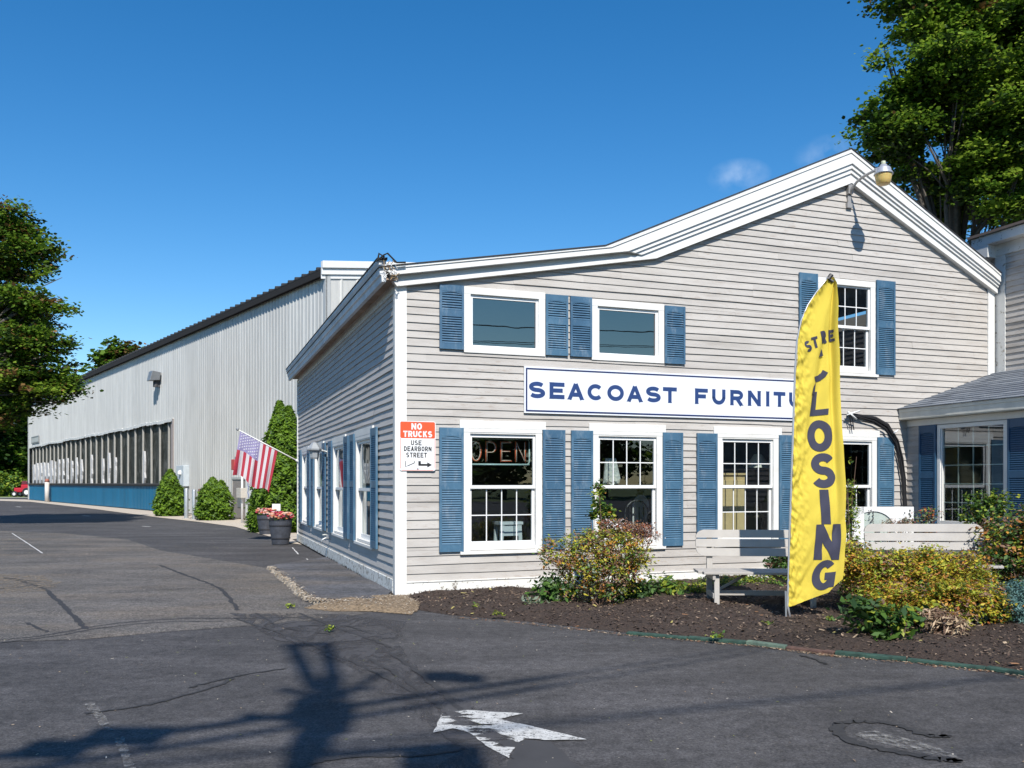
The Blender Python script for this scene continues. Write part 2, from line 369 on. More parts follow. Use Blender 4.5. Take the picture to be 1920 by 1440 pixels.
# dry dirt patch in front of the building corner
def noisy_poly(pts, k=6, amp=.03, seed=2):
    rg = np.random.default_rng(seed); out = []
    for a, b in zip(pts, pts[1:]+pts[:1]):
        for i in range(k):
            t = i/k; out.append((a[0]+(b[0]-a[0])*t+rg.normal()*amp, a[1]+(b[1]-a[1])*t+rg.normal()*amp))
    return out
dirt = [G(570, 1141), G(600, 1133), G(660, 1124), G(700, 1122), G(738, 1121), G(775, 1117), G(800, 1135), G(770, 1153), G(690, 1147), G(620, 1147)]
def inpoly(pts, x, y):
    c = False; n = len(pts)
    for i in range(n):
        (x1, y1), (x2, y2) = pts[i], pts[(i+1) % n]
        if (y1 > y) != (y2 > y) and x < (x2-x1)*(y-y1)/(y2-y1)+x1: c = not c
    return c
def inside(pts, zmax=.01):
    xs = [p[0] for p in pts]; ys = [p[1] for p in pts]
    def fn(rg):
        while True:
            x = min(xs)+rg.random()*(max(xs)-min(xs)); y = min(ys)+rg.random()*(max(ys)-min(ys))
            if inpoly(pts, x, y): return (x, y, rg.random()*zmax)
    return fn
# pale gravel strip along the metal building
M_gravel = plain('pale_gravel', (.50, .43, .35), .95, var=.35, nscale=40, bmp=1)
strip = [G(-100, 936.2), G(57, 941), G(180, 955), G(300, 971), G(373, 979), G(440, 988), G(500, 1005), G(545, 1019), G(566, 1022), HW(-.1, 12.4), (-5.0, 30), (-6.5, 31), (-19.5, 47.5), (-44.5, 80.5), (-60, 90)]
struct(poly('gravel_strip', strip, .012, M_gravel))
# mulch bed
bed = [HW(.05, .1), G(735, 1128), G(775, 1143), G(850, 1154), G(1000, 1167), G(1180, 1187), G(1400, 1206), G(1560, 1226), G(1750, 1243), G(1920, 1264), G(2200, 1300), G(2600, 1330), HW(12, -2), HW(11, .1)]
def mat_mulch():
    m, n, b = newmat('bark_mulch'); v = objco(n)
    c = ramp(n, noise(n, 45, 5, v, .85), [(.3, (.012, .008, .006)), (.5, (.055, .036, .027)), (.68, (.13, .085, .062)), (.78, (.26, .18, .13))])
    c = mix(n, ramp(n, noise(n, 1.3, 4, v), [(.4, (0,)*3), (.75, (.6,)*3)]), c, (.07, .047, .034))
    n.links.new(c, b.inputs['Base Color']); b.inputs['Roughness'].default_value = .95
    bump(n, b, noise(n, 60, 4, v, .8), 1, .03); return m
def edist(pts, x, y):
    d = 9
    for (x1, y1), (x2, y2) in zip(pts, pts[1:]+pts[:1]):
        L = (x2-x1)**2+(y2-y1)**2; t = max(0, min(1, ((x-x1)*(x2-x1)+(y-y1)*(y2-y1))/L)); d = min(d, math.hypot(x-x1-t*(x2-x1), y-y1-t*(y2-y1)))
    return d
def hb(x, y):
    e = min(1, max(0, edist(bed, x, y)-.03)/.22) if y < 13 else 1
    return .002+e*(.055+.02*math.sin(x*3.1+y*1.3)+.015*math.sin(x*7.7-y*5.1)+random.random()*.022)
def relief(name, pts, mat, hf, st=.05):
    mb = MB(); idx = {}; X0 = min(p[0] for p in pts); X1 = min(9.5, max(p[0] for p in pts)); Y0 = min(p[1] for p in pts); Y1 = max(p[1] for p in pts)
    for i in range(int((X1-X0)/st)+1):
        for j in range(int((Y1-Y0)/st)+1):
            if inpoly(pts, X0+i*st+st/2, Y0+j*st+st/2):
                f = []
                for a, c in ((i, j), (i+1, j), (i+1, j+1), (i, j+1)):
                    if (a, c) not in idx: idx[(a, c)] = len(mb.v); x = X0+a*st; y = Y0+c*st; mb.v.append((x, y, hf(x, y)))
                    f.append(idx[(a, c)])
                mb.f.append(f); mb.m.append(0)
    return struct(mb.build(name, mat))
relief('mulch_bed', bed, mat_mulch(), hb)
def hd(x, y): return .004+min(1, edist(dirt, x, y)/.16)*(.05+.008*math.sin(x*9+y*7)+random.random()*.006)
relief('dirt', dirt, plain('dry_dirt', (.20, .145, .09), .95, var=.6, nscale=30, bmp=1), hd, .03)
o = scatter_chips('leaf_litter', (lambda f: (lambda rg: (lambda p: (p[0], p[1], hd(p[0], p[1])+p[2]))(f(rg))))(inside(dirt)), 1800, .004, CM, .0, seed=8); o['kind'] = 'stuff'; o['label'] = 'dry tan litter on the bare dirt at the building corner'; o['category'] = 'leaf litter'
MM = [chipmat('mulch_dark', (.035, .022, .016)), chipmat('mulch_mid', (.08, .05, .036)), chipmat('mulch_light', (.13, .09, .062)), chipmat('mulch_dark', (.05, .03, .022))]*2+[chipmat('mulch_pale', (.28, .20, .14))]
vis = [G(735, 1128), G(775, 1143), G(850, 1154), G(1000, 1167), G(1180, 1187), G(1400, 1206), G(1560, 1226), G(1750, 1243), G(1930, 1264), G(1930, 1130), HW(8, -.2), HW(.3, -.05)]
o = scatter_chips('mulch_chips', (lambda f: (lambda rg: (lambda p: (p[0], p[1], hb(p[0], p[1])+p[2]))(f(rg))))(inside(vis, .012)), 17000, .0065, MM, .0, 1.0, seed=11); o['kind'] = 'stuff'; o['label'] = 'dark brown bark chips covering the planting bed'; o['category'] = 'mulch'
LM_ = [CM[0], CM[2], chipmat('fallen_rust', (.26, .13, .06)), chipmat('fallen_yellow', (.36, .30, .10))]
o = scatter_chips('fallen_leaves', (lambda f: (lambda rg: (lambda p: (p[0], p[1], hb(p[0], p[1])+p[2]))(f(rg))))(inside(vis, .015)), 520, .0105, LM_, .0, .9, seed=17); o['kind'] = 'stuff'; o['label'] = 'fallen rust and yellow leaves strewn over the mulch bed'; o['category'] = 'fallen leaves'
# low timber edging along the bed: painted green and faded red lengths
ep = [G(1175, 1189), G(1290, 1199), G(1400, 1208), G(1475, 1217), G(1545, 1225), G(1565, 1228), G(1700, 1240), G(1850, 1256), G(1990, 1278)]
ecols = ['green', 'green', 'palegreen', 'red', 'red', 'green', 'green', 'green']
EM = {'green': plain('edging_green', (.025, .062, .046), .9, var=.6, nscale=14), 'palegreen': plain('edging_pale', (.12, .17, .125), .9, var=.4, nscale=20), 'red': plain('edging_red', (.10, .055, .042), .9, var=.5, nscale=18)}
elab = ['dark green painted edging timber, the leftmost length at the mulch bed', 'dark green edging timber just left of the pale green length', 'pale green faded edging timber below the bench and feather banner',
        'faded red edging timber touching the pale green length', 'short faded red edging timber between a red and a green length', 'dark green edging timber just right of the faded red lengths', 'dark green edging timber in front of the yellow shrub', 'dark green edging timber, rightmost along the bed']
for k, (a, b) in enumerate(zip(ep, ep[1:])):
    mb = MB(); dx, dy = b[0]-a[0], b[1]-a[1]; l = math.hypot(dx, dy); nx, ny = -dy/l*.036, dx/l*.036
    ax, ay = a[0]+dx*.01, a[1]+dy*.01; bx, by = b[0]-dx*.01, b[1]-dy*.01; h = .026+.005*(k % 3)
    mb.hexa([(ax-nx, ay-ny, 0), (bx-nx, by-ny, 0), (bx+nx, by+ny, 0), (ax+nx, ay+ny, 0), (ax-nx, ay-ny, h), (bx-nx, by-ny, h*.9), (bx+nx, by+ny, h), (ax+nx, ay+ny, h*1.1)])
    tag(mb.build('edging_timber', EM[ecols[k]], bevel=.006), elab[k], 'edging', 'timbers edging the planting bed')
o = scatter_chips('edge_litter', along([(x, y-.07) for x, y in [G(850, 1156), G(1000, 1169)]+ep], .035, .002), 1700, .005, [CM[2], CM[2], CM[0], chipmat('chip_rust', (.22, .10, .05))], .003, seed=14); o['kind'] = 'stuff'; o['label'] = 'rusty leaf litter lying along the edge of the asphalt'; o['category'] = 'leaf litter'

# cracks, tar and worn paint on the asphalt
def alpha_mat(name, col, col2, scale, lo, hi, stretch=(1, 1, 1), rot=0, detail=8, rough=.8, dist=0):
    m, n, b = newmat(name); v = objco(n, stretch, (0, 0, rot))
    f = noise(n, scale, detail, v, .75, dist)
    a = ramp(n, f, [(lo, (0,)*3), (hi, (1,)*3)])
    n.links.new(ramp(n, noise(n, 30, 3, objco(n)), [(.3, col), (.7, col2)]), b.inputs['Base Color'])
    n.links.new(a, b.inputs['Alpha']); b.inputs['Roughness'].default_value = rough; return m
M_crack = alpha_mat('crack_tar', (.026, .025, .026), (.042, .040, .040), 9, .28, .40)
cr_z = [.0050]
def ribbon(pts, w, mat, name='crack', jit=.009, seed=0):
    rg = np.random.default_rng(seed+int(abs(pts[0][0])*10)); W_ = [G(*p) for p in pts]; d = []
    for _ in range(2): W_ = [W_[0]]+[q for a, b in zip(W_, W_[1:]) for q in ((a[0]*.75+b[0]*.25, a[1]*.75+b[1]*.25), (a[0]*.25+b[0]*.75, a[1]*.25+b[1]*.75))]+[W_[-1]]
    for a, b in zip(W_, W_[1:]):
        k = max(2, int(math.dist(a, b)/.12))
        for i in range(k): t = i/k; d.append((a[0]+(b[0]-a[0])*t+rg.normal()*jit, a[1]+(b[1]-a[1])*t+rg.normal()*jit))
    d.append(W_[-1]); cr_z[0] += .00008; mb = MB(); L = []
    for i, q in enumerate(d):
        a = d[max(i-1, 0)]; b = d[min(i+1, len(d)-1)]; dx, dy = b[0]-a[0], b[1]-a[1]; l = math.hypot(dx, dy) or 1
        ww = w*(.65+rg.random()*.5)*(.3 if i in (0, len(d)-1) else 1)
        L.append((mb.p(q[0]-dy/l*ww, q[1]+dx/l*ww, cr_z[0]), mb.p(q[0]+dy/l*ww, q[1]-dx/l*ww, cr_z[0])))
    for a, b in zip(L, L[1:]): mb.f.append([a[0], a[1], b[1], b[0]]); mb.m.append(0)
    return struct(mb.build(name, mat))
for pts, w in [([(0, 1082), (40, 1090), (75, 1100), (100, 1118), (140, 1158), (162, 1180)], .035), ([(300, 1060), (350, 1080), (410, 1100), (438, 1130), (445, 1145)], .03),
               ([(-100, 1212), (0, 1200), (80, 1194), (200, 1170), (330, 1160), (450, 1160), (560, 1158)], .022), ([(0, 1206), (120, 1192), (170, 1180), (300, 1166), (420, 1166)], .018),
               ([(50, 1168), (90, 1186)], .02), ([(160, 1338), (250, 1328), (330, 1310), (400, 1290), (440, 1272)], .016), ([(355, 1290), (450, 1266), (540, 1254)], .013),
               ([(0, 1083), (30, 1086), (75, 1092)], .03), ([(0, 1105), (40, 1098), (80, 1100)], .02), ([(120, 1120), (250, 1110), (330, 1105), (460, 1100)], .008),
               ([(580, 1432), (680, 1418), (790, 1420), (870, 1405)], .014), ([(560, 1150), (620, 1175), (700, 1200), (730, 1215)], .018),
               ([(440, 1160), (520, 1185), (600, 1215), (700, 1260), (800, 1310)], .02), ([(560, 1175), (640, 1170), (700, 1190)], .014), ([(480, 1150), (530, 1180), (620, 1190)], .014),
               ([(690, 1235), (760, 1275), (830, 1330)], .02), ([(730, 1225), (800, 1270), (870, 1340)], .022),
               ([(1575, 1358), (1570, 1375), (1600, 1395), (1680, 1410), (1760, 1425), (1800, 1428)], .04), ([(1575, 1358), (1620, 1352), (1680, 1358), (1740, 1382), (1780, 1381)], .03),
               ([(1500, 1229), (1530, 1236), (1548, 1246)], .018)]:
    ribbon(pts, w, M_crack)
M_tar = alpha_mat('tar_smear', (.048, .045, .047), (.070, .066, .066), 1.6, .44, .56, (1.5, .7, 1), -.55, dist=1.2)
tar = [G(430, 1150), G(640, 1152), G(760, 1165), G(745, 1210), G(780, 1250), G(830, 1300), G(900, 1330), G(960, 1370), G(1060, 1440), G(1010, 1470), G(780, 1470), G(860, 1400), G(760, 1330), G(700, 1290), G(640, 1240), G(520, 1200)]
struct(poly('tar_smear', noisy_poly(tar, 5, .02), .0045, M_tar))
dk = [G(905, 1392), G(985, 1388), G(1030, 1391), G(1075, 1430), G(1120, 1480), G(880, 1480), G(945, 1440), G(955, 1425), G(968, 1402)]
struct(poly('tar_patch', noisy_poly(dk, 4, .012), .0048, plain('tar_patch_mat', (.048, .046, .047), .8, var=.25, nscale=3)))
dust = [G(-60, 1075), G(80, 1080), G(110, 1092), G(95, 1108), G(0, 1115), G(-80, 1110)]
struct(poly('sandy_patch', noisy_poly(dust, 5, .05), .0083, alpha_mat('sand_patch', (.34, .27, .19), (.16, .13, .10), 9, .47, .62)))
M_light = alpha_mat('light_scuff', (.20, .19, .175), (.34, .325, .30), 18, .44, .66)
for pts in ([G(1595, 1378), G(1640, 1372), G(1720, 1392), G(1790, 1416), G(1800, 1424), G(1740, 1416), G(1660, 1398)], [G(158, 1322), G(176, 1318), G(196, 1345), G(214, 1372), G(198, 1372)], [G(215, 1385), G(232, 1382), G(252, 1440), G(268, 1478), G(246, 1478)]):
    cr_z[0] += .0004; struct(poly('scuff_mark', noisy_poly(pts, 5, .006), cr_z[0]+.001, M_light))
o = scatter_chips('road_grit', inside([G(-60, 1010), G(420, 1010), G(560, 1150), G(800, 1160), G(1980, 1275), G(2000, 1460), G(-100, 1460)], .0), 1500, .0035, [CM[1], CM[0], CM[2], chipmat('leaf_bit', (.20, .22, .06))], .004, seed=19); o['kind'] = 'stuff'; o['label'] = 'scattered grit and tiny leaf bits on the asphalt lot'; o['category'] = 'grit'
# white arrow, half worn away
arrow = [(812, 1376), (822, 1353), (832, 1333), (885, 1334), (980, 1340), (937, 1351), (1015, 1368), (1098, 1389), (1035, 1390), (985, 1387), (968, 1399), (953, 1424), (925, 1408), (900, 1393), (880, 1376), (850, 1368)]
def mat_arrow():
    m, n, b = newmat('worn_road_paint')
    n.links.new(ramp(n, noise(n, 22, 6, objco(n), .7), [(.3, (.36, .35, .33)), (.6, (.60, .59, .56))]), b.inputs['Base Color'])
    st = noise(n, 3.2, 10, objco(n, (.9, 3.4, 1), (0, 0, .95)), .72, .3)
    t = n.nodes.new('ShaderNodeTexCoord'); sx = n.nodes.new('ShaderNodeSeparateXYZ'); n.links.new(t.outputs['Object'], sx.inputs[0])
    # wear runs in a diagonal band: d = signed distance to the line of the wheel track
    a = G(862, 1350); c = G(960, 1400); dx, dy = c[0]-a[0], c[1]-a[1]; l = math.hypot(dx, dy)
    m1 = n.nodes.new('ShaderNodeMath'); m1.operation = 'MULTIPLY_ADD'; n.links.new(sx.outputs[0], m1.inputs[0]); m1.inputs[1].default_value = -dy/l; m1.inputs[2].default_value = a[0]*dy/l-a[1]*dx/l
    m2 = n.nodes.new('ShaderNodeMath'); m2.operation = 'MULTIPLY_ADD'; n.links.new(sx.outputs[1], m2.inputs[0]); m2.inputs[1].default_value = dx/l; n.links.new(m1.outputs[0], m2.inputs[2])
    m3 = n.nodes.new('ShaderNodeMath'); m3.operation = 'ABSOLUTE'; n.links.new(m2.outputs[0], m3.inputs[0])
    band = n.nodes.new('ShaderNodeMapRange'); band.inputs[1].default_value = .03; band.inputs[2].default_value = .22; band.inputs[3].default_value = .14; band.inputs[4].default_value = -.16
    n.links.new(m3.outputs[0], band.inputs[0])
    s = n.nodes.new('ShaderNodeMath'); s.operation = 'SUBTRACT'; n.links.new(st, s.inputs[0]); n.links.new(band.outputs[0], s.inputs[1])
    holes = ramp(n, noise(n, 55, 3, objco(n), .7), [(.36, (0,)*3), (.44, (1,)*3)])
    n.links.new(mix(n, 1.0, ramp(n, s.outputs[0], [(.40, (0,)*3), (.43, (1,)*3)]), holes, 'MULTIPLY'), b.inputs['Alpha']); b.inputs['Roughness'].default_value = .7
    return m
struct(poly('arrow_marking', noisy_poly([G(*p) for p in arrow], 4, .004), .0090, mat_arrow()))
M_line = alpha_mat('old_line_paint', (.5, .5, .48), (.62, .6, .58), 12, .30, .42)
for pts, w in [([(22, 1000), (50, 1018), (80, 1038)], .017), ([(548, 1027), (560, 1040)], .015), ([(575, 1048), (590, 1062)], .015), ([(30, 950), (40, 951)], .08), ([(155, 967), (168, 968)], .07), ([(266, 987), (282, 988)], .06)]:
    ribbon(pts, w, M_line, 'line_marking', .004)
# ================================================================== CLAPBOARD SHOP
house = empty('clapboard_shop', (P0[0], P0[1], 0), 'pale grey clapboard shop with gabled front, blue shutters and white trim', 'building', rz=HR)
TOP = [(-.24, 4.31), (2.92, 4.87), (7.24, 6.81), (10.20, 5.22), (10.42, 5.09)]
LOW = [(-.06, 4.09), (3.80, 4.795), (7.34, 6.31), (10.35, 4.82), (10.45, 4.77)]
def interp(pl, u):
    for a, b in zip(pl, pl[1:]):
        if u <= b[0]: return a[1]+(b[1]-a[1])*(u-a[0])/(b[0]-a[0])
    return pl[-1][1]
BK = 11.5                                    # depth of the building
def courses(zmax, z0=.17):
    z = z0; out = []
    while z < zmax:
        h = .12 if z < 1.35 else .1035
        out.append((z, z+h)); z += h
    return out
def siding(mb, Mp, lo, hi, holes, ztop, z0=.17, proud=.017, seed=0, zc=None, segl=2.6):
    """lapped boards; lo/hi give the wall's run at a height, holes are (a,b,z0,z1)"""
    rg = np.random.default_rng(seed)
    for ci, (za, zb) in enumerate(zc or courses(ztop, z0)):
        cuts = sorted({za, min(zb, ztop)} | {z for h in holes for z in (h[2], h[3]) if za < z < min(zb, ztop)})
        ph = rg.random()*6; off = rg.random()*segl
        joints = [lo(za)+off+k*segl+rg.random()*.5 for k in range(12)]
        for c0, c1 in zip(cuts, cuts[1:]):
            if c1-c0 < .002: continue
            mid = (c0+c1)/2
            iv = [(lo(mid), hi(mid))]
            for h in holes:
                if h[2] <= mid <= h[3]:
                    nv = []
                    for a, b in iv:
                        if h[1] <= a or h[0] >= b: nv.append((a, b)); continue
                        if h[0] > a: nv.append((a, h[0]))
                        if h[1] < b: nv.append((h[1], b))
                    iv = nv
            for a, b in iv:
                if b-a < .01: continue
                ea = a == lo(mid); eb = b == hi(mid)
                xs = [a]+[j for j in joints if a+.15 < j < b-.15]+[b]
                for s0, s1 in zip(xs, xs[1:]):
                    n = max(1, int((s1-s0)/.45)); L = []; jz = rg.normal()*.0018; jo = rg.normal()*.0012
                    for k in range(n+1):
                        x = s0+(s1-s0)*k/n
                        xb = lo(c0) if (ea and k == 0 and s0 == a) else hi(c0) if (eb and k == n and s1 == b) else x
                        xt = lo(c1) if (ea and k == 0 and s0 == a) else hi(c1) if (eb and k == n and s1 == b) else x
                        w = .0035*math.sin(x*1.3+ph)+.002*math.sin(x*4.1+ph*2)+jz if c0 == za else 0
                        def o_(z): return proud*(1-(z-za)/(zb-za))+.002+jo
                        L.append((xb, c0+w, o_(c0), xt, c1+.004, o_(c1)))
                    base = len(mb.v)
                    for q in L:
                        mb.p(*Mp(q[0], q[1], q[2])); mb.p(*Mp(q[3], q[4], q[5])); mb.p(*Mp(q[0], q[1]+.001, -.002))
                    for k in range(n):
                        i = base+k*3
                        mb.f.append([i, i+3, i+4, i+1]); mb.m.append(0)
                        if c0 == za: mb.f.append([i+2, i+5, i+3, i]); mb.m.append(0)
FM = lambda u, z, o: (u, -o, z)              # front wall: u along, z up, o outwards
SM = lambda v, z, o: (-.05-o, v, z)          # side wall
def plate(name, Mp, a, b, z0, z1, o0, o1, mat, parent, bevel=.003):
    mb = MB(); mb.M = Mp; mb.box(a, b, z0, z1, o0, o1); return mb.build(name, mat, parent, bevel=bevel)
def add(mb, Mp, a, b, z0, z1, o0, o1, m=0):
    old_ = mb.M; mb.M = Mp; mb.box(a, b, z0, z1, o0, o1, m); mb.M = old_
# windows: (u0,u1,z0,z1) of the casing
LW = [(.872, 2.02), (2.80, 3.935), (4.872, 5.985), (6.78, 7.90)]
UW = [(.878, 2.068, 3.278, 4.172), (2.786, 3.964, 3.268, 4.14)]
RW = (6.72, 7.872, 3.27, 4.775)
SWN = [(1.52, 2.95), (4.0, 5.42), (6.72, 8.08), (9.2, 10.42)]
fholes = [(a+.03, b-.03, .60, 2.22) for a, b in LW]+[(a+.03, b-.03, c+.03, d-.03) for a, b, c, d in UW]+[(RW[0]+.03, RW[1]-.03, RW[2]+.03, RW[3]-.03)]
sholes = [(a+.03, b-.03, .60, 2.22) for a, b in SWN]
lo_f = lambda z: max(.08, -9 if z < 4.10 else .08) if z < 4.11 else (lambda: next(u for u in np.arange(.08, 7.35, .005) if interp(LOW, u) >= z))()
def lo_f(z):
    if z <= 4.115: return .08
    if z >= 6.31: return 7.33
    if z <= 4.795: return (z-4.09)/(4.795-4.09)*3.86-.06
    return 3.80+(z-4.795)/(6.31-4.795)*3.54
def hi_f(z):
    if z <= 4.8: return 10.31
    if z >= 6.31: return 7.35
    return min(10.31, 7.34+(6.31-z)/(6.31-4.82)*3.01)
mb = MB(); siding(mb, FM, lo_f, hi_f, fholes, 6.30, seed=1); mb.build('front_wall', M_sid, house)
mb = MB(); siding(mb, SM, lambda z: .04, lambda z: BK-.1, sholes, 4.14, seed=2); mb.build('side_wall', M_sid2, house)
# inner lining so rooms are closed, and floors between
mb = MB()
def lining(mb, Mp, lo, hi, holes, zs, o):
    for z0, z1 in zip(zs, zs[1:]):
        mid = (z0+z1)/2; iv = [(lo, hi)]
        for h in holes:
            if h[2] <= mid <= h[3]:
                nv = []
                for a, b in iv:
                    if h[1] <= a or h[0] >= b: nv.append((a, b)); continue
                    nv += [(a, h[0]), (h[1], b)]
                iv = nv
        for a, b in iv: mb.face([Mp(a, z0, o), Mp(b, z0, o), Mp(b, z1, o), Mp(a, z1, o)])
zs = sorted({0, 6.2} | {z for h in fholes for z in h[2:]})
lining(mb, FM, 0, 10.3, fholes, [z for z in zs if z < 4.145]+[4.145], -.10); lining(mb, FM, 5, 9.9, fholes, [4.145, 4.745, 4.9], -.10)
lining(mb, SM, .1, BK-.1, sholes, [0, .6, 2.22, 4.1], -.10)
mb.face([(10.3, .1, 0), (10.3, BK, 0), (10.3, BK, 4.1), (10.3, .1, 4.1)]); mb.face([(0, 4.6, 0), (10.3, 4.6, 0), (10.3, 4.6, 4.1), (0, 4.6, 4.1)]); mb.face([(5, 4.6, 4.1), (9.9, 4.6, 4.1), (9.9, 4.6, 4.9), (5, 4.6, 4.9)])
mb.face([(0, .1, 2.5), (10.3, .1, 2.5), (10.3, BK, 2.5), (0, BK, 2.5)]); mb.face([(0, .1, 4.16), (5, .1, 4.16), (5, BK, 4.16), (0, BK, 4.16)]); mb.face([(5, .1, 4.9), (9.9, .1, 4.9), (9.9, BK, 4.9), (5, BK, 4.9)]); mb.face([(5, .1, 4.16), (5, 4.6, 4.16), (5, 4.6, 4.9), (5, .1, 4.9)])
mb.build('interior_walls', M_interior, house)
mb = MB(); mb.face([(0, .1, .25), (10.3, .1, .25), (10.3, BK, .25), (0, BK, .25)]); mb.build('floor_boards', plain('floor_wood', (.16, .10, .06), .5), house)
# rear and right walls of the shop (unseen from the front, close the volume)
mb = MB(); mb.face([(-.05, BK, 0), (10.5, BK, 0), (10.5, BK, 5.0), (7.24, BK, 6.7), (2.92, BK, 4.8), (-.05, BK, 4.2)]); mb.face([(10.5, .0, 0), (10.5, BK, 0), (10.5, BK, 5.0), (10.5, 0, 5.0)])
mb.build('rear_wall', M_sid2, house)
# trim
plate('corner_board', FM, -.075, .085, .0, 4.12, -.0, .032, M_trim, house)
mb = MB(); add(mb, SM, -.002, .10, .02, 4.12, -.01, .025); mb.build('corner_board', M_oldtrim, house, bevel=.003)
mb = MB(); add(mb, SM, BK-.12, BK+.01, .02, 4.12, -.01, .03); mb.build('corner_board', M_trim, house, bevel=.003)
plate('corner_board', FM, 10.305, 10.45, .0, 4.86, -.0, .032, M_trim, house)
mb = MB(); add(mb, FM, .087, 10.30, -.02, .175, -.0, .026); add(mb, FM, .087, 10.30, .176, .19, 0, .038); mb.build('base_board', M_base2, house, bevel=.004)
mb = MB(); add(mb, SM, .101, BK-.121, .03, .215, -.0, .03); o = mb.build('base_board', M_base, house, bevel=.004); o['label'] = 'peeling white base board with rotten gaps'
# dark rot and gap under the side base board
mb = MB(); rg = np.random.default_rng(3)
v, L = .15, []
while v < 11:
    L.append((mb.p(*SM(v, .026, .0312)), mb.p(*SM(v, .030+max(0, rg.normal()*.018+.008*math.sin(v*2.3)), .0312)))); v += .02+rg.random()*.07
for a, b in zip(L, L[1:]): mb.f.append([a[0], b[0], b[1], a[1]]); mb.m.append(0)
mb.build('rot', plain('rotten_wood', (.05, .04, .03), .95), house)
# side frieze, soffit and eave cornice
mb = MB(); add(mb, SM, .10, BK-.13, 4.03, 4.20, .0, .028); mb.build('frieze_board', M_oldtrim, house, bevel=.003)
def strip_prof(prof, v0, v1, name, mat, bev=0):   # closed (e,z) profile swept along the eave
    mb = MB(); a = [(-.05-e, v0, z) for e, z in prof]; b = [(-.05-e, v1, z) for e, z in prof]; n = len(prof)
    mb.face(a[::-1]); mb.face(b)
    for i in range(n): j = (i+1) % n; mb.face([a[i], a[j], b[j], b[i]])
    return mb.build(name, mat, house, bevel=bev)
strip_prof([(.0, 4.165), (.20, 4.155), (.20, 4.185), (.0, 4.195)], -.12, BK+.1, 'soffit', plain('soffit_rust', (.34, .25, .19), .9, var=.4, nscale=3))
strip_prof([(.17, 4.12), (.225, 4.12), (.232, 4.20), (.252, 4.215), (.258, 4.30), (.285, 4.36), (.285, 4.40), (.17, 4.40)], -.16, BK+.12, 'eave_cornice', plain('eave_paint', (.62, .63, .64), .6, var=.25, nscale=2))
strip_prof([(.16, 4.40), (.295, 4.402), (.298, 4.415), (.16, 4.43)], -.2, BK+.15, 'roof_edge', M_roof)
# stepped rake mouldings: bands between TOP and LOW polylines
NS = [0, 1, 2, 3]
def lerp_pl(f):
    A, B = TOP[:4]+[TOP[4]], LOW[:4]+[LOW[4]]
    return [(A[i][0]+(B[i][0]-A[i][0])*f, A[i][1]+(B[i][1]-A[i][1])*f) for i in range(5)]
def rake_band(name, f0, f1, o0, o1, mat, olow=None):
    a = lerp_pl(f0); b = lerp_pl(f1); mb = MB(); o1_ = o1
    for i in range(4):
        o1 = olow if (olow and i == 0) else o1_
        p = [(b[i][0], -o0, b[i][1]), (b[i+1][0], -o0, b[i+1][1]), (b[i+1][0], -o1, b[i+1][1]), (b[i][0], -o1, b[i][1]),
             (a[i][0], -o0, a[i][1]), (a[i+1][0], -o0, a[i+1][1]), (a[i+1][0], -o1, a[i+1][1]), (a[i][0], -o1, a[i][1])]
        mb.hexa(p)
    return mb.build(name, mat, house)
rake_band('crown_moulding', .0, .12, .0, .19, M_trim)
rake_band('rake_fascia', .12, .44, .0, .175, M_trim)
rake_band('rake_moulding', .44, .575, .0, .148, M_trim, .065)
rake_band('rake_moulding', .575, .71, .0, .121, M_trim, .06)
rake_band('rake_frieze', .71, 1.0, .0, .094, M_trim)
# roof slab
mb = MB()
for i in range(4):
    a, b = TOP[i], TOP[i+1]
    a = (a[0]-(.08 if i == 0 else 0), a[1]-(.014 if i == 0 else 0))
    mb.hexa([(a[0], -.205, a[1]+.002), (b[0], -.205, b[1]+.002), (b[0], BK+.2, b[1]+.002), (a[0], BK+.2, a[1]+.002), (a[0], -.205, a[1]+.013), (b[0], -.205, b[1]+.013), (b[0], BK+.2, b[1]+.013), (a[0], BK+.2, a[1]+.013)])
mb.build('roof', M_roof, house)
# rotten cornice corner: splinters and a lifted strip of flashing
mb = MB(); rg = np.random.default_rng(9)
for k in range(34):
    u = -.30+rg.random()*.22; z = 4.12+rg.random()*.24; a = rg.random()*3.1; l = .03+rg.random()*.07
    mb.tube([(u, -.225-rg.random()*.03, z), (u+math.cos(a)*l, -.235-rg.random()*.02, z+math.sin(a)*l)], [.006, .003], 4, m=int(rg.integers(3)))
mb.build('rotten_splinters', [plain('rot_tan', (.36, .24, .11), .9), plain('rot_brown', (.12, .07, .04), .9), M_trim], house)
mb = MB(); mb.tube([(-.36, -.22, 4.36), (-.27, -.25, 4.44), (-.22, -.25, 4.47), (-.10, -.25, 4.36), (.02, -.24, 4.375)], .012, 5); mb.tube([(-.34, -.2, 4.37), (-.32, -.2, 4.47), (-.26, -.24, 4.42)], .014, 5)
mb.build('flashing', M_dark, house)

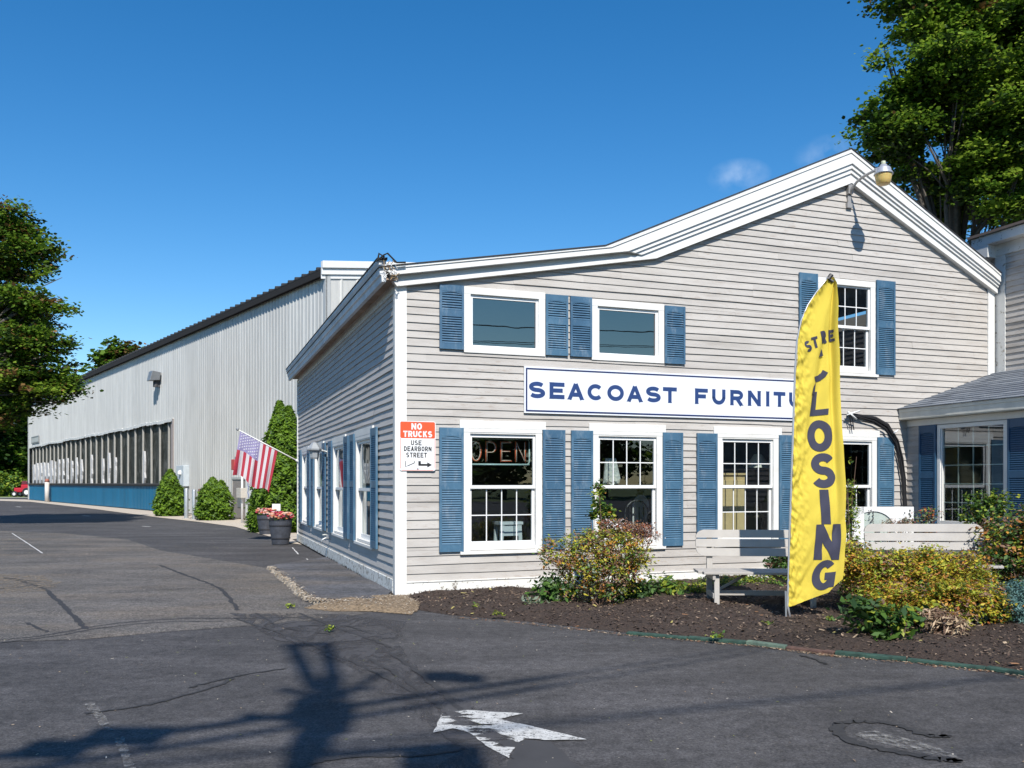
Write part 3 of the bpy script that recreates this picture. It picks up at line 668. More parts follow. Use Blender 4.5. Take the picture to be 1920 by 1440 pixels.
def shutter(parent, Mp, a, b, z0, z1, o=.02, mat=None, arch=True):
    mb = MB(); mb.M = Mp; s = .032; t = .032; oo = o+t; mat = mat or M_shut; h = z1-z0
    mid = z0+h*.53 if h > 1.2 else z0+h*.56; r = .05 if h > 1.2 else .045
    mb.box(a, a+s, z0, z1, o, oo); mb.box(b-s, b, z0, z1, o, oo)
    tr = .11 if h > 1.2 else .085
    mb.box(a+s, b-s, z0, z0+tr*.9, o, oo-.004); mb.box(a+s, b-s, z1-tr, z1, o, oo-.004); mb.box(a+s, b-s, mid-r, mid+r, o, oo-.004)
    # curved head panel
    n = 8; w = b-a-2*s
    for k in range(n):
        x0 = a+s+w*k/n; x1 = a+s+w*(k+1)/n
        yy = .035*(1-((k+.5)/n*2-1)**2)
        mb.box(x0, x1, z1-tr-.03+yy*.6, z1-tr+.001, o+.004, oo-.006)
    for p0, p1 in ((z0+tr*.9, mid-r), (mid+r, z1-tr-.01)):
        n = int((p1-p0)/.031); d = (p1-p0)/n
        for k in range(n):
            z = p0+d*k
            mb.hexa([(a+s, z+.001, oo-.009), (b-s, z+.001, oo-.009), (b-s, z+.004, oo-.005), (a+s, z+.004, oo-.005),
                     (a+s, z+d*.86, o+.004), (b-s, z+d*.86, o+.004), (b-s, z+d*.99, o+.009), (a+s, z+d*.99, o+.009)])
    mb.box(a+s, b-s, z0, z1, o-.002, o+.003)
    o_ = mb.build('shutter', mat, parent); o_.rotation_euler = (0, 0, 0); return o_

def sash(parent, Mp, a, b, z0, z1, o0, o1, rail=.045, stile=.045, cols=1, rows=1, glass=None, brail=None, mw=.014):
    mb = MB(); mb.M = Mp; br = brail or rail
    mb.box(a, a+stile, z0, z1, o0, o1); mb.box(b-stile, b, z0, z1, o0, o1); mb.box(a+stile, b-stile, z0, z0+br, o0, o1-.002); mb.box(a+stile, b-stile, z1-rail, z1, o0, o1-.002)
    ga, gb, g0, g1 = a+stile, b-stile, z0+br, z1-rail; om = (o0+o1)/2
    for k in range(1, cols): x = ga+(gb-ga)*k/cols; mb.box(x-mw/2, x+mw/2, g0, g1, om-.006, om+.006)
    for k in range(1, rows): z = g0+(g1-g0)*k/rows; mb.box(ga, gb, z-mw/2, z+mw/2, om-.0075, om+.0045)
    mb.build('sash', M_vinyl, parent, bevel=0)
    mb = MB(); mb.M = Mp; mb.face([(ga, g0, om-.001), (gb, g0, om-.001), (gb, g1, om-.001), (ga, g1, om-.001)]); mb.build('pane', glass or M_glass, parent)

def window(Mp, a, b, z0, z1, up=(4, 2), dn=(4, 2), header=True, sill=True, glass=None, mid=.5, cas=.095, deep=.1):
    mb = MB(); mb.M = Mp
    mb.box(a, a+cas, z0, z1-cas*.6, -.02, .03); mb.box(b-cas, b, z0, z1-cas*.6, -.02, .03)
    if header: mb.box(a-.055, b+.055, z1-.005, z1+.105, -.01, .036); mb.box(a, b, z1-cas*.6, z1-.005, -.02, .034)
    else: mb.box(a, b, z1-cas, z1, -.02, .032)
    if not sill: mb.box(a, b, z0-.0, z0+cas, -.02, .032)
    # jambs
    ia, ib, iz0, iz1 = a+cas-.03, b-cas+.03, z0+.03, z1-cas*.6
    mb.box(ia-.02, ia+.016, iz0, iz1, -deep, .026); mb.box(ib-.016, ib+.02, iz0, iz1, -deep, .026); mb.box(ia, ib, iz1-.02, iz1+.02, -deep, .027); mb.box(ia, ib, iz0-.02, iz0+.02, -deep, .02)
    w = mb.build('window', M_trim, house, bevel=.003)
    if sill:
        m2 = MB(); m2.M = Mp; m2.box(a-.05, b+.05, z0-.045, z0, -.02, .05); m2.build('sill', M_trim, w, bevel=.004)
    ja, jb, j0, j1 = ia+.017, ib-.017, iz0+.021, iz1-.021
    if dn:
        zm = j0+(j1-j0)*mid
        sash(w, Mp, ja, jb, zm-.012, j1, -.035, -.002, cols=up[0], rows=up[1], glass=glass)
        sash(w, Mp, ja+.004, jb-.004, j0, zm+.022, -.072, -.037, cols=dn[0], rows=dn[1], glass=glass, brail=.075)
    else:
        sash(w, Mp, ja, jb, j0, j1, -.045, .0, rail=.06, stile=.05, glass=glass)
    return w
combos = [((1, 1), (4, 2)), ((4, 2), (1, 1)), ((4, 2), (4, 2)), ((1, 1), (4, 2))]
for (a, b), (u_, d_) in zip(LW, combos): window(FM, a, b, .575, 2.252, u_, d_, mid=.525)
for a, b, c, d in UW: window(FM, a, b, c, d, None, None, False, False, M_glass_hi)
window(FM, *RW[:4], (4, 2), (4, 2), False, True, M_glass)
for a, b in SWN: window(SM, a, b, .56, 2.25, (1, 1), (1, 1), mid=.5, deep=.13)
for a, b in [(.528, .868), (2.028, 2.366), (2.462, 2.798), (3.937, 4.272), (4.515, 4.868), (5.99, 6.33), (6.43, 6.775), (7.905, 8.235)]: shutter(house, FM, a, b, .572, 2.25)
for a, b, c, d in [(.532, .872, 3.31, 4.175), (2.072, 2.411, 3.30, 4.155), (2.447, 2.782, 3.30, 4.155), (3.968, 4.311, 3.27, 4.125)]: shutter(house, FM, a, b, c, d)
shutter(house, FM, 6.365, 6.715, 3.27, 4.81); shutter(house, FM, 7.885, 8.265, 3.27, 4.81)
for a, b in SWN:
    shutter(house, SM, a-.44, a-.01, .55, 2.31, .03); shutter(house, SM, b+.01, b+.43, .55, 2.31, .03)
# ================================================================== RIGHT WING with lean-to
wing = empty('attached_wing', (*HW(10.52, 0), 0), 'taller grey clapboard wing with shingled lean-to and picture window, right of the shop', 'building', rz=HR)
# local frame: origin at u=10.52, v=0
WU = lambda u: u-10.52
BM = lambda v, z, o: (-o, -v, z)             # tall wing wall facing left, v towards the viewer
LM = lambda v, z, o: (WU(8.55)-o, -v, z)     # lean-to wall
M_sid3 = mat_siding('siding_paint_wing', (.45, .425, .40), (.27, .245, .22), amt=1.4)
mb = MB(); siding(mb, BM, lambda z: .20, lambda z: 7.0, [], 5.45, 3.2, seed=5, zc=[(3.2+.103*k, 3.2+.103*(k+1)) for k in range(23)]); mb.build('wing_wall', M_sid3, wing)
mb = MB(); mb.M = BM; mb.box(.0, .20, 2.5, 5.42, -.02, .03); mb.build('corner_board', M_oldtrim, wing, bevel=.003)
mb = MB(); mb.M = BM; mb.box(.0, 7.1, 5.42, 5.62, -.02, .04); mb.build('frieze_board', M_oldtrim, wing, bevel=.003)
mb = MB(); mb.box(-.22, .3, -7.1, .32, 5.62, 5.78); mb.box(-.22, .05, -.02, .32, 5.40, 5.62); mb.build('cornice', M_oldtrim, wing, bevel=.006)
mb = MB()
mb.hexa([(-.27, -7.2, 5.785), (5, -7.2, 5.785+1.55), (5, .36, 5.785+1.55), (-.27, .36, 5.785), (-.27, -7.2, 5.83), (5, -7.2, 5.83+1.55), (5, .36, 5.83+1.55), (-.27, .36, 5.83)])
mb.build('wing_roof', plain('brown_shingle', (.16, .12, .10), .9, bmp=.5), wing)
mb = MB(); mb.box(.02, 5, -7, .1, 0, 5.7); mb.face([(.1, .1, 5.7), (5, .1, 5.7), (5, .1, 7.2)]); mb.face([(.1, -7, 5.7), (5, -7, 5.7), (5, -7, 7.2)]); mb.build('wing_body', M_sid3, wing)
PW = (.657, 1.94, .85, 2.42)
lc = [(.05+.108*k, .05+.108*(k+1)) for k in range(23)]
mb = MB(); siding(mb, LM, lambda z: .0, lambda z: 6.9, [(PW[0]+.03, PW[1]-.03, PW[2]+.03, PW[3]-.03)], 2.5, .05, .014, 8, lc, .45); mb.build('lean_to_wall', M_sid3, wing)
mb = MB(); mb.M = LM
mb.box(.0, 7.0, 2.435, 2.535, -.02, .02)
mb.build('frieze_board', M_trim, wing, bevel=.002)
mb = MB(); mb.box(WU(8.372), WU(8.62), -7.0, -.02, 2.538, 2.55); mb.box(WU(8.365), WU(8.40), -7.0, -.02, 2.55, 2.69); mb.box(WU(8.355), WU(8.40), -7.0, -.02, 2.66, 2.715)
mb.build('fascia', plain('fascia_cream', (.62, .60, .53), .5), wing, bevel=.003)
# shingled lean-to roof: stepped courses
mb = MB(); n = 15; u0, z0, u1, z1 = WU(8.34), 2.715, WU(10.50), 3.42; rg = np.random.default_rng(4)
for k in range(n):
    a, b = k/n, (k+1.05)/n; ya = -7.05
    y = -.02
    while y > ya:
        w = .25+rg.random()*.2; j = rg.random()*.006; dz = rg.random()*.004
        xa = u0+(u1-u0)*a-.012+j; xb = u0+(u1-u0)*min(1, b); za = z0+(z1-z0)*a+dz; zb = z0+(z1-z0)*min(1, b)+.002
        y2 = max(ya, y-w)
        mb.hexa([(xa, y2+.004, za), (xa, y, za), (xb, y, zb-.012), (xb, y2+.004, zb-.012), (xa, y2+.004, za+.012), (xa, y, za+.012), (xb, y, zb), (xb, y2+.004, zb)]); y = y2
def mat_sh2():
    m, n_, b = newmat('grey_shingle'); gi = n_.nodes.new('ShaderNodeNewGeometry')
    c = ramp(n_, gi.outputs['Random Per Island'], [(0, (.13, .145, .17)), (.5, (.20, .22, .25)), (1, (.32, .345, .375))])
    c = mix(n_, noise(n_, 90, 3, objco(n_)), c, (.11, .125, .15)); n_.links.new(c, b.inputs['Base Color']); b.inputs['Roughness'].default_value = .85
    bump(n_, b, noise(n_, 150, 2, objco(n_)), .5, .004); return m
mb.build('lean_to_roof', mat_sh2(), wing)
mb = MB(); mb.face([(WU(8.55), -6.9, 0), (0.02, -6.9, 0), (0.02, -6.9, 3.35), (WU(8.55), -6.9, 2.6)]); mb.build('end_wall', M_sid3, wing); mb = MB(); mb.face([(WU(8.75), -.12, 0), (WU(8.75), -.12, 2.4), (-.01, -.12, 2.4), (-.01, -.12, 0)]); mb.build('end_wall', M_sid3, wing)
mb = MB(); mb.box(WU(8.7), -.05, -6.8, -.15, 2.42, 2.43); mb.face([(-.06, -.15, 0), (-.06, -6.8, 0), (-.06, -6.8, 2.42), (-.06, -.15, 2.42)]); mb.face([(WU(8.7), -.15, .2), (-.05, -.15, .2), (-.05, -6.8, .2), (WU(8.7), -6.8, .2)]); mb.build('interior_walls', M_interior, wing)
def pic_window():
    mb = MB(); mb.M = LM; a, b, c, d = PW; s = .06
    mb.box(a, a+s, c, d, -.05, .03); mb.box(b-s, b, c, d, -.05, .03); mb.box(a+s, b-s, c, c+s, -.05, .028); mb.box(a+s, b-s, d-s, d, -.05, .028)
    mb.box(a+s, a+s+.025, c+s, d-s, -.04, .012); mb.box(b-s-.025, b-s, c+s, d-s, -.04, .012)
    w = mb.build('picture_window', M_trim, wing, bevel=.002)
    mb = MB(); mb.M = LM; ga, gb, g0, g1 = a+s+.025, b-s-.025, c+s, d-s
    for k in range(1, 4): x = ga+(gb-ga)*k/4; mb.box(x-.008, x+.008, g0, g1, -.032, -.02)
    for k in range(1, 5): z = g0+(g1-g0)*k/5; mb.box(ga, gb, z-.008, z+.008, -.034, -.022)
    mb.build('muntin_grid', plain('muntin_green', (.55, .62, .58), .5), w)
    mb = MB(); mb.M = LM; mb.face([(ga, g0, -.018), (gb, g0, -.018), (gb, g1, -.018), (ga, g1, -.018)]); mb.build('pane', M_glass_pic, w)
pic_window()
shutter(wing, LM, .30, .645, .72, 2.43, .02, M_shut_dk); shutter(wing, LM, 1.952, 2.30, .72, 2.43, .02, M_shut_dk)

# ================================================================== METAL BUILDING
MR = math.atan2(.6048, .7964)
metal = empty('metal_warehouse', (-6.38, 30.3, 0), 'long light grey ribbed metal warehouse with blue base and plastic covered opening', 'building', rz=MR)
LEN = 61.3; EH = 8.75; SY0, SY1 = 17.72, 61.0; ST, SB = 4.72, 1.45
def mat_metal(name, base, var=.1):
    m, n, b = newmat(name); v = objco(n, (1, 1, .12))
    c = ramp(n, noise(n, .6, 6, v, .6), [(.3, tuple(x*(1-var) for x in base)), (.7, tuple(x*(1+var) for x in base))])
    c = mix(n, ramp(n, noise(n, 2, 6, objco(n, (1.5, 1.5, .2)), .7), [(.45, (0,)*3), (.68, (.5,)*3)]), c, tuple(x*.70 for x in base))
    n.links.new(c, b.inputs['Base Color']); b.inputs['Roughness'].default_value = .42; b.inputs['Metallic'].default_value = .15
    return m
M_met = mat_metal('ribbed_metal', (.50, .50, .485)); M_met2 = mat_metal('gable_metal', (.60, .58, .54), .05); M_blue = mat_metal('blue_metal', (.008, .115, .22), .15)
def ribs(mb, y0, y1, z0, z1, Mp, pitch=.305, h=.035, minor=True):
    y = y0; pts = []
    while y < y1:
        pts += [(y, 0), (y+.035, h), (y+.07, h), (y+.105, 0)]
        if minor: pts += [(y+.165, 0), (y+.18, .008), (y+.2, 0), (y+.235, .0), (y+.25, .008), (y+.27, 0)]
        y += pitch
    pts = [p for p in pts if p[0] < y1]+[(y1, 0)]
    for a, b in zip(pts, pts[1:]):
        mb.face([Mp(a[0], z0, a[1]), Mp(b[0], z0, b[1]), Mp(b[0], z1, b[1]), Mp(a[0], z1, a[1])])
MS = lambda y, z, o: (-o, y, z)
mb = MB(); ribs(mb, 0, SY0, .05, EH, MS); ribs(mb, SY0, LEN, ST, EH, MS); mb.build('side_wall', M_met, metal)
mb = MB(); ribs(mb, SY0, LEN-.4, .05, SB, MS, .305, .03, False); mb.build('base_panel', M_blue, metal)
mb = MB(); RS = .135
x = 0
while x < 30:
    for a, b, o0, o1 in ((x, x+.5, 0, 0), (x+.5, x+.54, 0, .03), (x+.54, x+.58, .03, .03), (x+.58, x+.62, .03, 0)):
        za = EH+.1+RS*min(a, 30-a); zb = EH+.1+RS*min(b, 30-b)
        mb.face([(a, -o0, .05), (b, -o1, .05), (b, -o1, zb), (a, -o0, za)])
    x += .62
mb.build('gable_wall', M_met2, metal)
mb = MB(); mb.face([(0, LEN, 0), (30, LEN, 0), (30, LEN, EH), (15, LEN, EH+15*RS), (0, LEN, EH)]); mb.face([(30, 0, 0), (30, LEN, 0), (30, LEN, EH), (30, 0, EH)]); mb.build('rear_wall', M_met, metal)
mb = MB()
for a, b in ((-.2, 15), (15, 30.2)):
    za, zb = (EH+.12+RS*min(q, 30-q) for q in (a, b))
    mb.hexa([(a, -.05, za), (b, -.05, zb), (b, LEN+.1, zb), (a, LEN+.1, za), (a, -.05, za+.06), (b, -.05, zb+.06), (b, LEN+.1, zb+.06), (a, LEN+.1, za+.06)])
y = .3
while y < LEN:                              # roof seams, their ends show as bumps over the gutter
    mb.hexa([(-.21, y, EH+.12), (6, y, EH+.98), (6, y+.12, EH+.98), (-.21, y+.12, EH+.12), (-.21, y+.02, EH+.22), (6, y+.02, EH+1.08), (6, y+.1, EH+1.08), (-.21, y+.1, EH+.22)]); y += .61
mb.build('roof', plain('metal_roof', (.03, .03, .032), .8, .0), metal)
mb = MB(); mb.box(-.19, -.02, .0, LEN+.1, EH-.12, EH+.09); mb.box(-.22, -.18, .0, LEN+.1, EH-.15, EH+.07); mb.build('gutter', plain('dark_gutter', (.010, .010, .011), .95), metal)
mb = MB()
for f0, f1, o in ((.02, .26, .17), (-.20, .02, .10), (-.34, -.20, .045)):
    for a, b in ((-.22, 15), (15, 30.2)):
        za, zb = (EH+.12+RS*min(q, 30-q) for q in (a, b))
        mb.hexa([(a, .0, za+f0), (a, -o, za+f0), (b, -o, zb+f0), (b, .0, zb+f0), (a, 0, za+f1), (a, -o, za+f1), (b, -o, zb+f1), (b, 0, zb+f1)])
mb.build('rake_trim', M_white, metal, bevel=.01)
mb = MB(); mb.box(-.06, .12, -.05, .0, .05, EH-.1); mb.box(-.075, -.0, -.05, .13, .05, EH-.1); mb.build('corner_trim', M_met, metal)
mb = MB(); mb.box(-.07, .0, LEN-.4, LEN, .05, EH-.1); mb.build('corner_trim', M_met, metal)
# covered opening: clear plastic sheeting (dark of the unlit interior painted into its colour), battens, header flap, ledge
def mat_plastic():
    m, n, b = newmat('plastic_sheet'); v = objco(n, (1, 1, .5))
    f = noise(n, 1.6, 8, v, .7, 1.5)
    n.links.new(ramp(n, f, [(.35, (.014, .015, .012)), (.52, (.04, .042, .034)), (.66, (.11, .11, .10))]), b.inputs['Base Color'])
    b.inputs['Roughness'].default_value = .6; b.inputs['Specular IOR Level'].default_value = .12; bump(n, b, f, .6, .05); return m
mb = MB(); mb.face([MS(SY0, SB, -.16), MS(SY1+.3, SB, -.16), MS(SY1+.3, ST, -.16), MS(SY0, ST, -.16)]); mb.build('plastic_sheeting', mat_plastic(), metal)
mb = MB(); mb.M = MS; mb.box(SY0, LEN, SB-.02, SB+.04, -.2, .14); mb.box(SY0, LEN, SB-.12, SB-.02, -.0, .06); mb.build('ledge', plain('ledge_dark', (.06, .055, .055), .7), metal)
mb = MB(); mb.M = MS; rg = np.random.default_rng(6); y = SY0-.1
while y < SY1:
    w = 1.62; s0 = rg.normal()*.02
    for k in range(4):
        q0, q1 = y+w*k/4, y+w*(k+1)/4; zz = ST+.03*math.sin(q0*.9)+rg.normal()*.015
        mb.hexa([(q0, zz-.10+rg.normal()*.012, .05), (q1, zz-.09, .05), (q1, zz-.09, .0), (q0, zz-.10, .0), (q0, zz+.05, .06), (q1, zz+.05, .06), (q1, zz+.05, 0), (q0, zz+.05, 0)])
    y += w
mb.build('header_flap', plain('white_wrap', (.72, .71, .68), .5), metal)
mb = MB(); mb.M = MS; mb.box(SY0-.12, SY0+.02, SB-.1, ST+.03, -.1, .06); mb.box(SY0+.1, SY0+.5, SB, ST-.04, -.15, -.02); mb.build('jamb_post', plain('jamb_grey', (.32, .28, .26), .7), metal)
M_bat = plain('batten_grey', (.36, .35, .32), .7); M_ins = plain('white_insulation', (.50, .50, .50), .8, var=.15, nscale=12, bmp=.6)
nb = 26
for k in range(nb):
    y = SY0+.95+k*(SY1-SY0-.9)/nb*1.0; mb = MB(); mb.M = MS
    d = rg.normal()*.03; mb.hexa([(y+d, SB, -.12), (y+.075+d, SB, -.12), (y+.075+d, SB, -.03), (y+d, SB, -.03), (y, ST-.05, -.12), (y+.075, ST-.05, -.12), (y+.075, ST-.05, -.03), (y, ST-.05, -.03)])
    mb.build('batten', M_bat, metal)
    if k > 6 and k not in (10, 12) or k in (3,):
        # torn scraps of white insulation hanging on the lower half
        mb = MB(); mb.M = MS; wid = (.32 if k < 12 else .55) if k < 20 else 1.05; hh = .48+rg.random()*.14; n = 7
        L = []
        for i in range(n):
            t = i/(n-1); z = SB+.05+(ST-SB)*hh*t; off = rg.normal()*.05
            L.append((y-wid*.75*(.65+.35*math.sin(t*2.8+.3))+off, y+wid*.25+rg.normal()*.04, z))
        for a, b in zip(L, L[1:]):
            mb.hexa([(a[0], a[2], -.155), (a[1], a[2], -.155), (a[1], a[2], -.06), (a[0], a[2], -.06), (b[0], b[2], -.155), (b[1], b[2], -.155), (b[1], b[2], -.05), (b[0], b[2], -.05)])
        mb.build('insulation_scrap', M_ins, metal)
def MWp(y, z, o): # metal wall -> world
    return (-6.38+.7964*(-o)-.6048*y, 30.3+.6048*(-o)+.7964*y, z)
def wall_t(px):
    r = (px-960)/F; X, Y = -6.38, 30.3
    return (X-r*Y)/(.6048+r*.7964)
def wz(px, py):
    t = wall_t(px); return HC+(HZ-py)/F*(30.3+.7964*t)
def onwall(name, px0, py0, px1, py1): t0, t1 = wall_t(px1), wall_t(px0); return t0, t1, wz((px0+px1)/2, py1), wz((px0+px1)/2, py0)
# white pipe with red cap in front of the blue panel
t = wall_t(97.5); mb = MB(); x, y, _ = MWp(t, 0, .35); g = empty('marker_post', (x, y, 0), 'white post with red top in front of the blue warehouse base', 'post')
mb.tube([(0, 0, 0), (0, 0, 1.62)], .17, 12); mb.build('post', plain('faded_white', (.6, .55, .5), .7), g, smooth=True)
mb = MB(); mb.tube([(0, 0, 1.62), (0, 0, 1.85)], [.2, .1], 12); mb.build('cap', plain('faded_red', (.35, .12, .08), .7), g, smooth=True)
# framed notice far left on the warehouse
t0, t1, z0, z1 = onwall('', 61, 818, 74.5, 831); x, y, z = MWp((t0+t1)/2, (z0+z1)/2, .06)
g = empty('wall_notice', (x, y, z), 'small dark framed notice on the far end of the metal warehouse', 'sign', rz=MR)
h = (t1-t0)/2; k = (z1-z0)/2
mb = MB(); mb.box(-.02, .02, -h, h, -k, k); mb.build('board', M_met, g)
mb = MB(); mb.box(-.035, .0, -h, h, -k, -k+.1); mb.box(-.035, .0, -h, h, k-.1, k); mb.box(-.034, .0, -h, -h+.1, -k+.1, k-.1); mb.box(-.034, .0, h-.1, h, -k+.1, k-.1); mb.build('frame', M_grey, g)
# floodlight on the warehouse wall
t = wall_t(301); x, y, z = MWp(t, wz(301, 712), .0)
g = empty('wall_floodlight', (x, y, z), 'grey box floodlight high on the ribbed warehouse wall', 'floodlight', rz=MR)
mb = MB(); mb.hexa([(-.62, -.3, -.1), (-.62, .3, -.1), (-.1, .28, -.05), (-.1, -.28, -.05), (-.5, -.33, .42), (-.5, .33, .42), (-.06, .3, .36), (-.06, -.3, .36)]); mb.build('housing', M_grey, g, bevel=.02)
mb = MB(); mb.box(-.3, .0, -.07, .07, -.4, -.05); mb.tube([(-.25, 0, -.4), (-.25, 0, -.1)], .13, 10); mb.build('bracket', plain('dark_bracket', (.07, .07, .075), .6), g)
# grey electric cabinet, meter door etc. near the bushes
t0, t1, z0, z1 = onwall('', 342, 873, 356, 912); x, y, _ = MWp((t0+t1)/2, 0, .18)
g = empty('electric_cabinet', (x, y, z0), 'pale grey electric cabinet on the warehouse wall above the small conical bush', 'cabinet', rz=MR); h = (t1-t0)/2
mb = MB(); mb.box(-.12, .16, -h, h, 0, z1-z0); mb.build('housing', plain('cabinet_grey', (.5, .55, .58), .5), g, bevel=.02)
mb = MB(); mb.lathe((-.14, -h*.2, (z1-z0)*.55), [(0.001, .0), (.11, .01), (.12, .05), (.11, .17), (.05, .22), (.001, .23)], 12); mb.build('lamp', M_white, g, smooth=True)
t0, t1, z0, z1 = onwall('', 441, 899, 466, 974)
x, y, _ = MWp((t0+t1)/2, 0, .08); g = empty('service_door', (x, y, 0), 'brownish grey service door in the warehouse behind the flag', 'door', rz=MR); h = (t1-t0)/2
mb = MB(); mb.box(-.03, .03, -h, h, .05, z1); mb.build('door_leaf', plain('door_taupe', (.26, .23, .21), .6), g)
mb = MB(); mb.box(-.06, .05, -h-.09, -h, .03, z1+.09); mb.box(-.06, .05, h, h+.09, .03, z1+.09); mb.box(-.06, .05, -h, h, z1, z1+.09); mb.build('door_frame', M_met, g)
mb = MB(); mb.box(-.05, -.03, -h*.6, h*.2, .5, 1.1); mb.build('vent', M_grey, g)
t0, t1, z0, z1 = onwall('', 467, 893, 481, 975); x, y, _ = MWp((t0+t1)/2, 0, .12); h = (t1-t0)/2
g = empty('leaning_board', (x, y, 0), 'tall white board with blue marks leaning beside the service door', 'board', rz=MR)
mb = MB(); mb.box(-.03, .03, -h, h, .05, z1+.2); mb.build('board', M_white, g, bevel=.01)
mb = MB()
for q in range(6): mb.tube([(-.035, h*.2+.06*math.sin(q*2.1), 1.55-q*.11), (-.035, h*.2+.06*math.sin(q*2.1+2.1), 1.55-(q+1)*.11)], .012, 4)
mb.build('writing_marks', plain('blue_ink', (.03, .04, .25), .6), g)
x, y = G(454, 981); g = empty('gas_meter', (x, y, 0), 'white riser pipe with tan box and red and grey meter below the flag', 'gas meter', rz=MR)
mb = MB(); mb.tube([(0, 0, 0), (0, 0, 1.75), (0, .1, 2.1), (0, .0, 2.3)], .045, 8); mb.build('riser_pipe', M_white, g, smooth=True)
mb = MB(); mb.box(-.14, .10, -.24, .24, .95, 1.32); mb.build('junction_box', plain('tan_box', (.50, .46, .40), .6), g, bevel=.01)
mb = MB(); mb.box(-.18, .05, .02, .32, 2.05, 2.5); mb.build('meter', M_grey, g, bevel=.03)
mb = MB(); mb.box(-.2, .05, .3, .62, 2.0, 2.4); mb.build('red_valve', plain('red_paint', (.5, .06, .05), .5), g, bevel=.02)
for px, yb, hgt, r, lab, mt in ((349.5, 973, .058, .09, 'galvanised bollard directly beside the small conical bush', M_galv), (364, 975, .058, .08, 'galvanised bollard between another bollard and the brown post', M_galv), (374, 974, .06, .06, 'rusty brown post beside the round bush', plain('rusty_post', (.14, .08, .06), .8))):
    x, y = G(px, yb); g = empty('bollard' if 'bollard' in lab else 'rusty_post', (x, y, 0), lab, 'bollard' if 'bollard' in lab else 'post', 'bollards by the warehouse' if 'bollard' in lab else None)
    H_ = hgt/F*1650*y*1.0/1; H_ = 58/F*y
    mb = MB(); mb.lathe((0, 0, 0), [(r, 0), (r, H_-.05), (r*.85, H_-.02), (.001, H_)], 14); mb.build('post', mt, g, smooth=True)
    mb = MB(); mb.lathe((0, 0, 0), [(r*1.9, .0), (r*1.9, .03), (r, .04)], 14); mb.build('footing', plain('footing', (.4, .38, .35), .9), g)

# ================================================================== SIGNS AND WALL FIXTURES
def wall_u(px): r = (px-960)/F; return (r*P0[1]-P0[0])/(CU-SU*r)
U1, U2 = 1.747, 7.02; Z1, Z2 = 2.478, 3.128
g = empty('shop_sign', (*HW(0, 0), 0), 'long white sign board with navy shop name and navy border', 'sign', rz=HR)
mb = MB(); mb.M = FM; mb.box(U1, U2, Z1, Z2, .02, .045); mb.build('board', plain('sign_white', (.74, .76, .80), .35, var=.02), g)
M_navy = plain('navy_vinyl', (.014, .025, .10), .4)
mb = MB(); mb.M = FM; b_ = .022; e_ = .022
mb.box(U1+e_, U2-e_, Z1+e_, Z1+e_+b_, .045, .049); mb.box(U1+e_, U2-e_, Z2-e_-b_*.9, Z2-e_, .045, .049); mb.box(U1+e_, U1+e_+b_, Z1+e_+b_, Z2-e_-b_, .045, .049); mb.box(U2-e_-b_, U2-e_, Z1+e_+b_, Z2-e_-b_, .045, .049)
mb.build('border', M_navy, g)
LT = [('S', 989, 1020), ('E', 1028, 1056), ('A', 1062, 1092), ('C', 1099, 1129), ('O', 1136, 1167), ('A', 1173, 1202), ('S', 1208, 1236), ('T', 1240, 1266), ('F', 1300, 1324), ('U', 1332, 1357), ('R', 1366, 1390), ('N', 1399, 1423), ('I', 1431, 1441), ('T', 1447, 1469), ('U', 1476, 1499), ('R', 1508, 1530), ('E', 1537, 1557)]
mb = MB(); LH = .232; LZ = 2.687
for ch, p0, p1 in LT:
    a, b = wall_u(p0), wall_u(p1); w = (b-a)/LH
    letter(mb, ch, w, .255, lambda x, y, o, a=a: FM(a+x*LH, LZ+y*LH, .0462+o), 0, serif=.018, d=.12)
mb.build('lettering', plain('letter_blue', (.022, .052, .17), .4), g)

g = empty('road_sign', (*HW(0, 0), 0), 'orange and white no trucks sign fixed over the white corner board', 'sign', rz=HR)
A0, A1, B0, B1 = -.015, .475, 1.665, 2.325
def rrect(a, b, c, d, r, n=5):
    o = []
    for cx, cy, s in ((b-r, d-r, 0), (a+r, d-r, 90), (a+r, c+r, 180), (b-r, c+r, 270)):
        o += [(cx+r*math.cos(R(s+90*i/n)), cy+r*math.sin(R(s+90*i/n))) for i in range(n+1)]
    return o
mb = MB(); mb.M = FM; mb.prism(rrect(A0, A1, B0, B1, .03), .040, .044, 0); mb.build('plate', plain('sign_plate', (.82, .82, .82), .4, var=.03), g)
M_or = plain('sign_orange', (.78, .10, .03), .4, var=.06)
mb = MB(); mb.M = FM; zt = B1-(B1-B0)*.345
mb.prism(rrect(A0+.008, A1-.008, zt, B1-.008, .02), .0443, .0450); 
for q in ((A0+.006, A0+.013, B0+.03, zt), (A1-.013, A1-.006, B0+.03, zt), (A0+.03, A1-.03, B0+.006, B0+.013)): mb.box(*q, .0443, .0450)
mb.build('orange_band', M_or, g)
def text_line(mb, s, cx, z, h, wd, t, gap, o):
    tot = sum((wd*.45 if c == 'I' else wd if c != ' ' else wd*.6) for c in s)+gap*(len(s)-1); x = cx-tot*h/2
    for c in s:
        w = wd*.45 if c == 'I' else wd
        if c != ' ': letter(mb, c, w, t, lambda a, b, oo, x=x: FM(x+a*h, z+b*h, o+oo), 0, d=.2)
        x += (w+gap)*h
cxs = (A0+A1)/2
mb = MB(); text_line(mb, 'NO', cxs-.015, B1-.112, .085, .78, .24, .14, .0453); text_line(mb, 'TRUCKS', cxs, B1-.212, .082, .72, .24, .10, .0453); mb.build('white_text', M_white, g)
M_ink = plain('sign_black', (.015, .015, .015), .5)
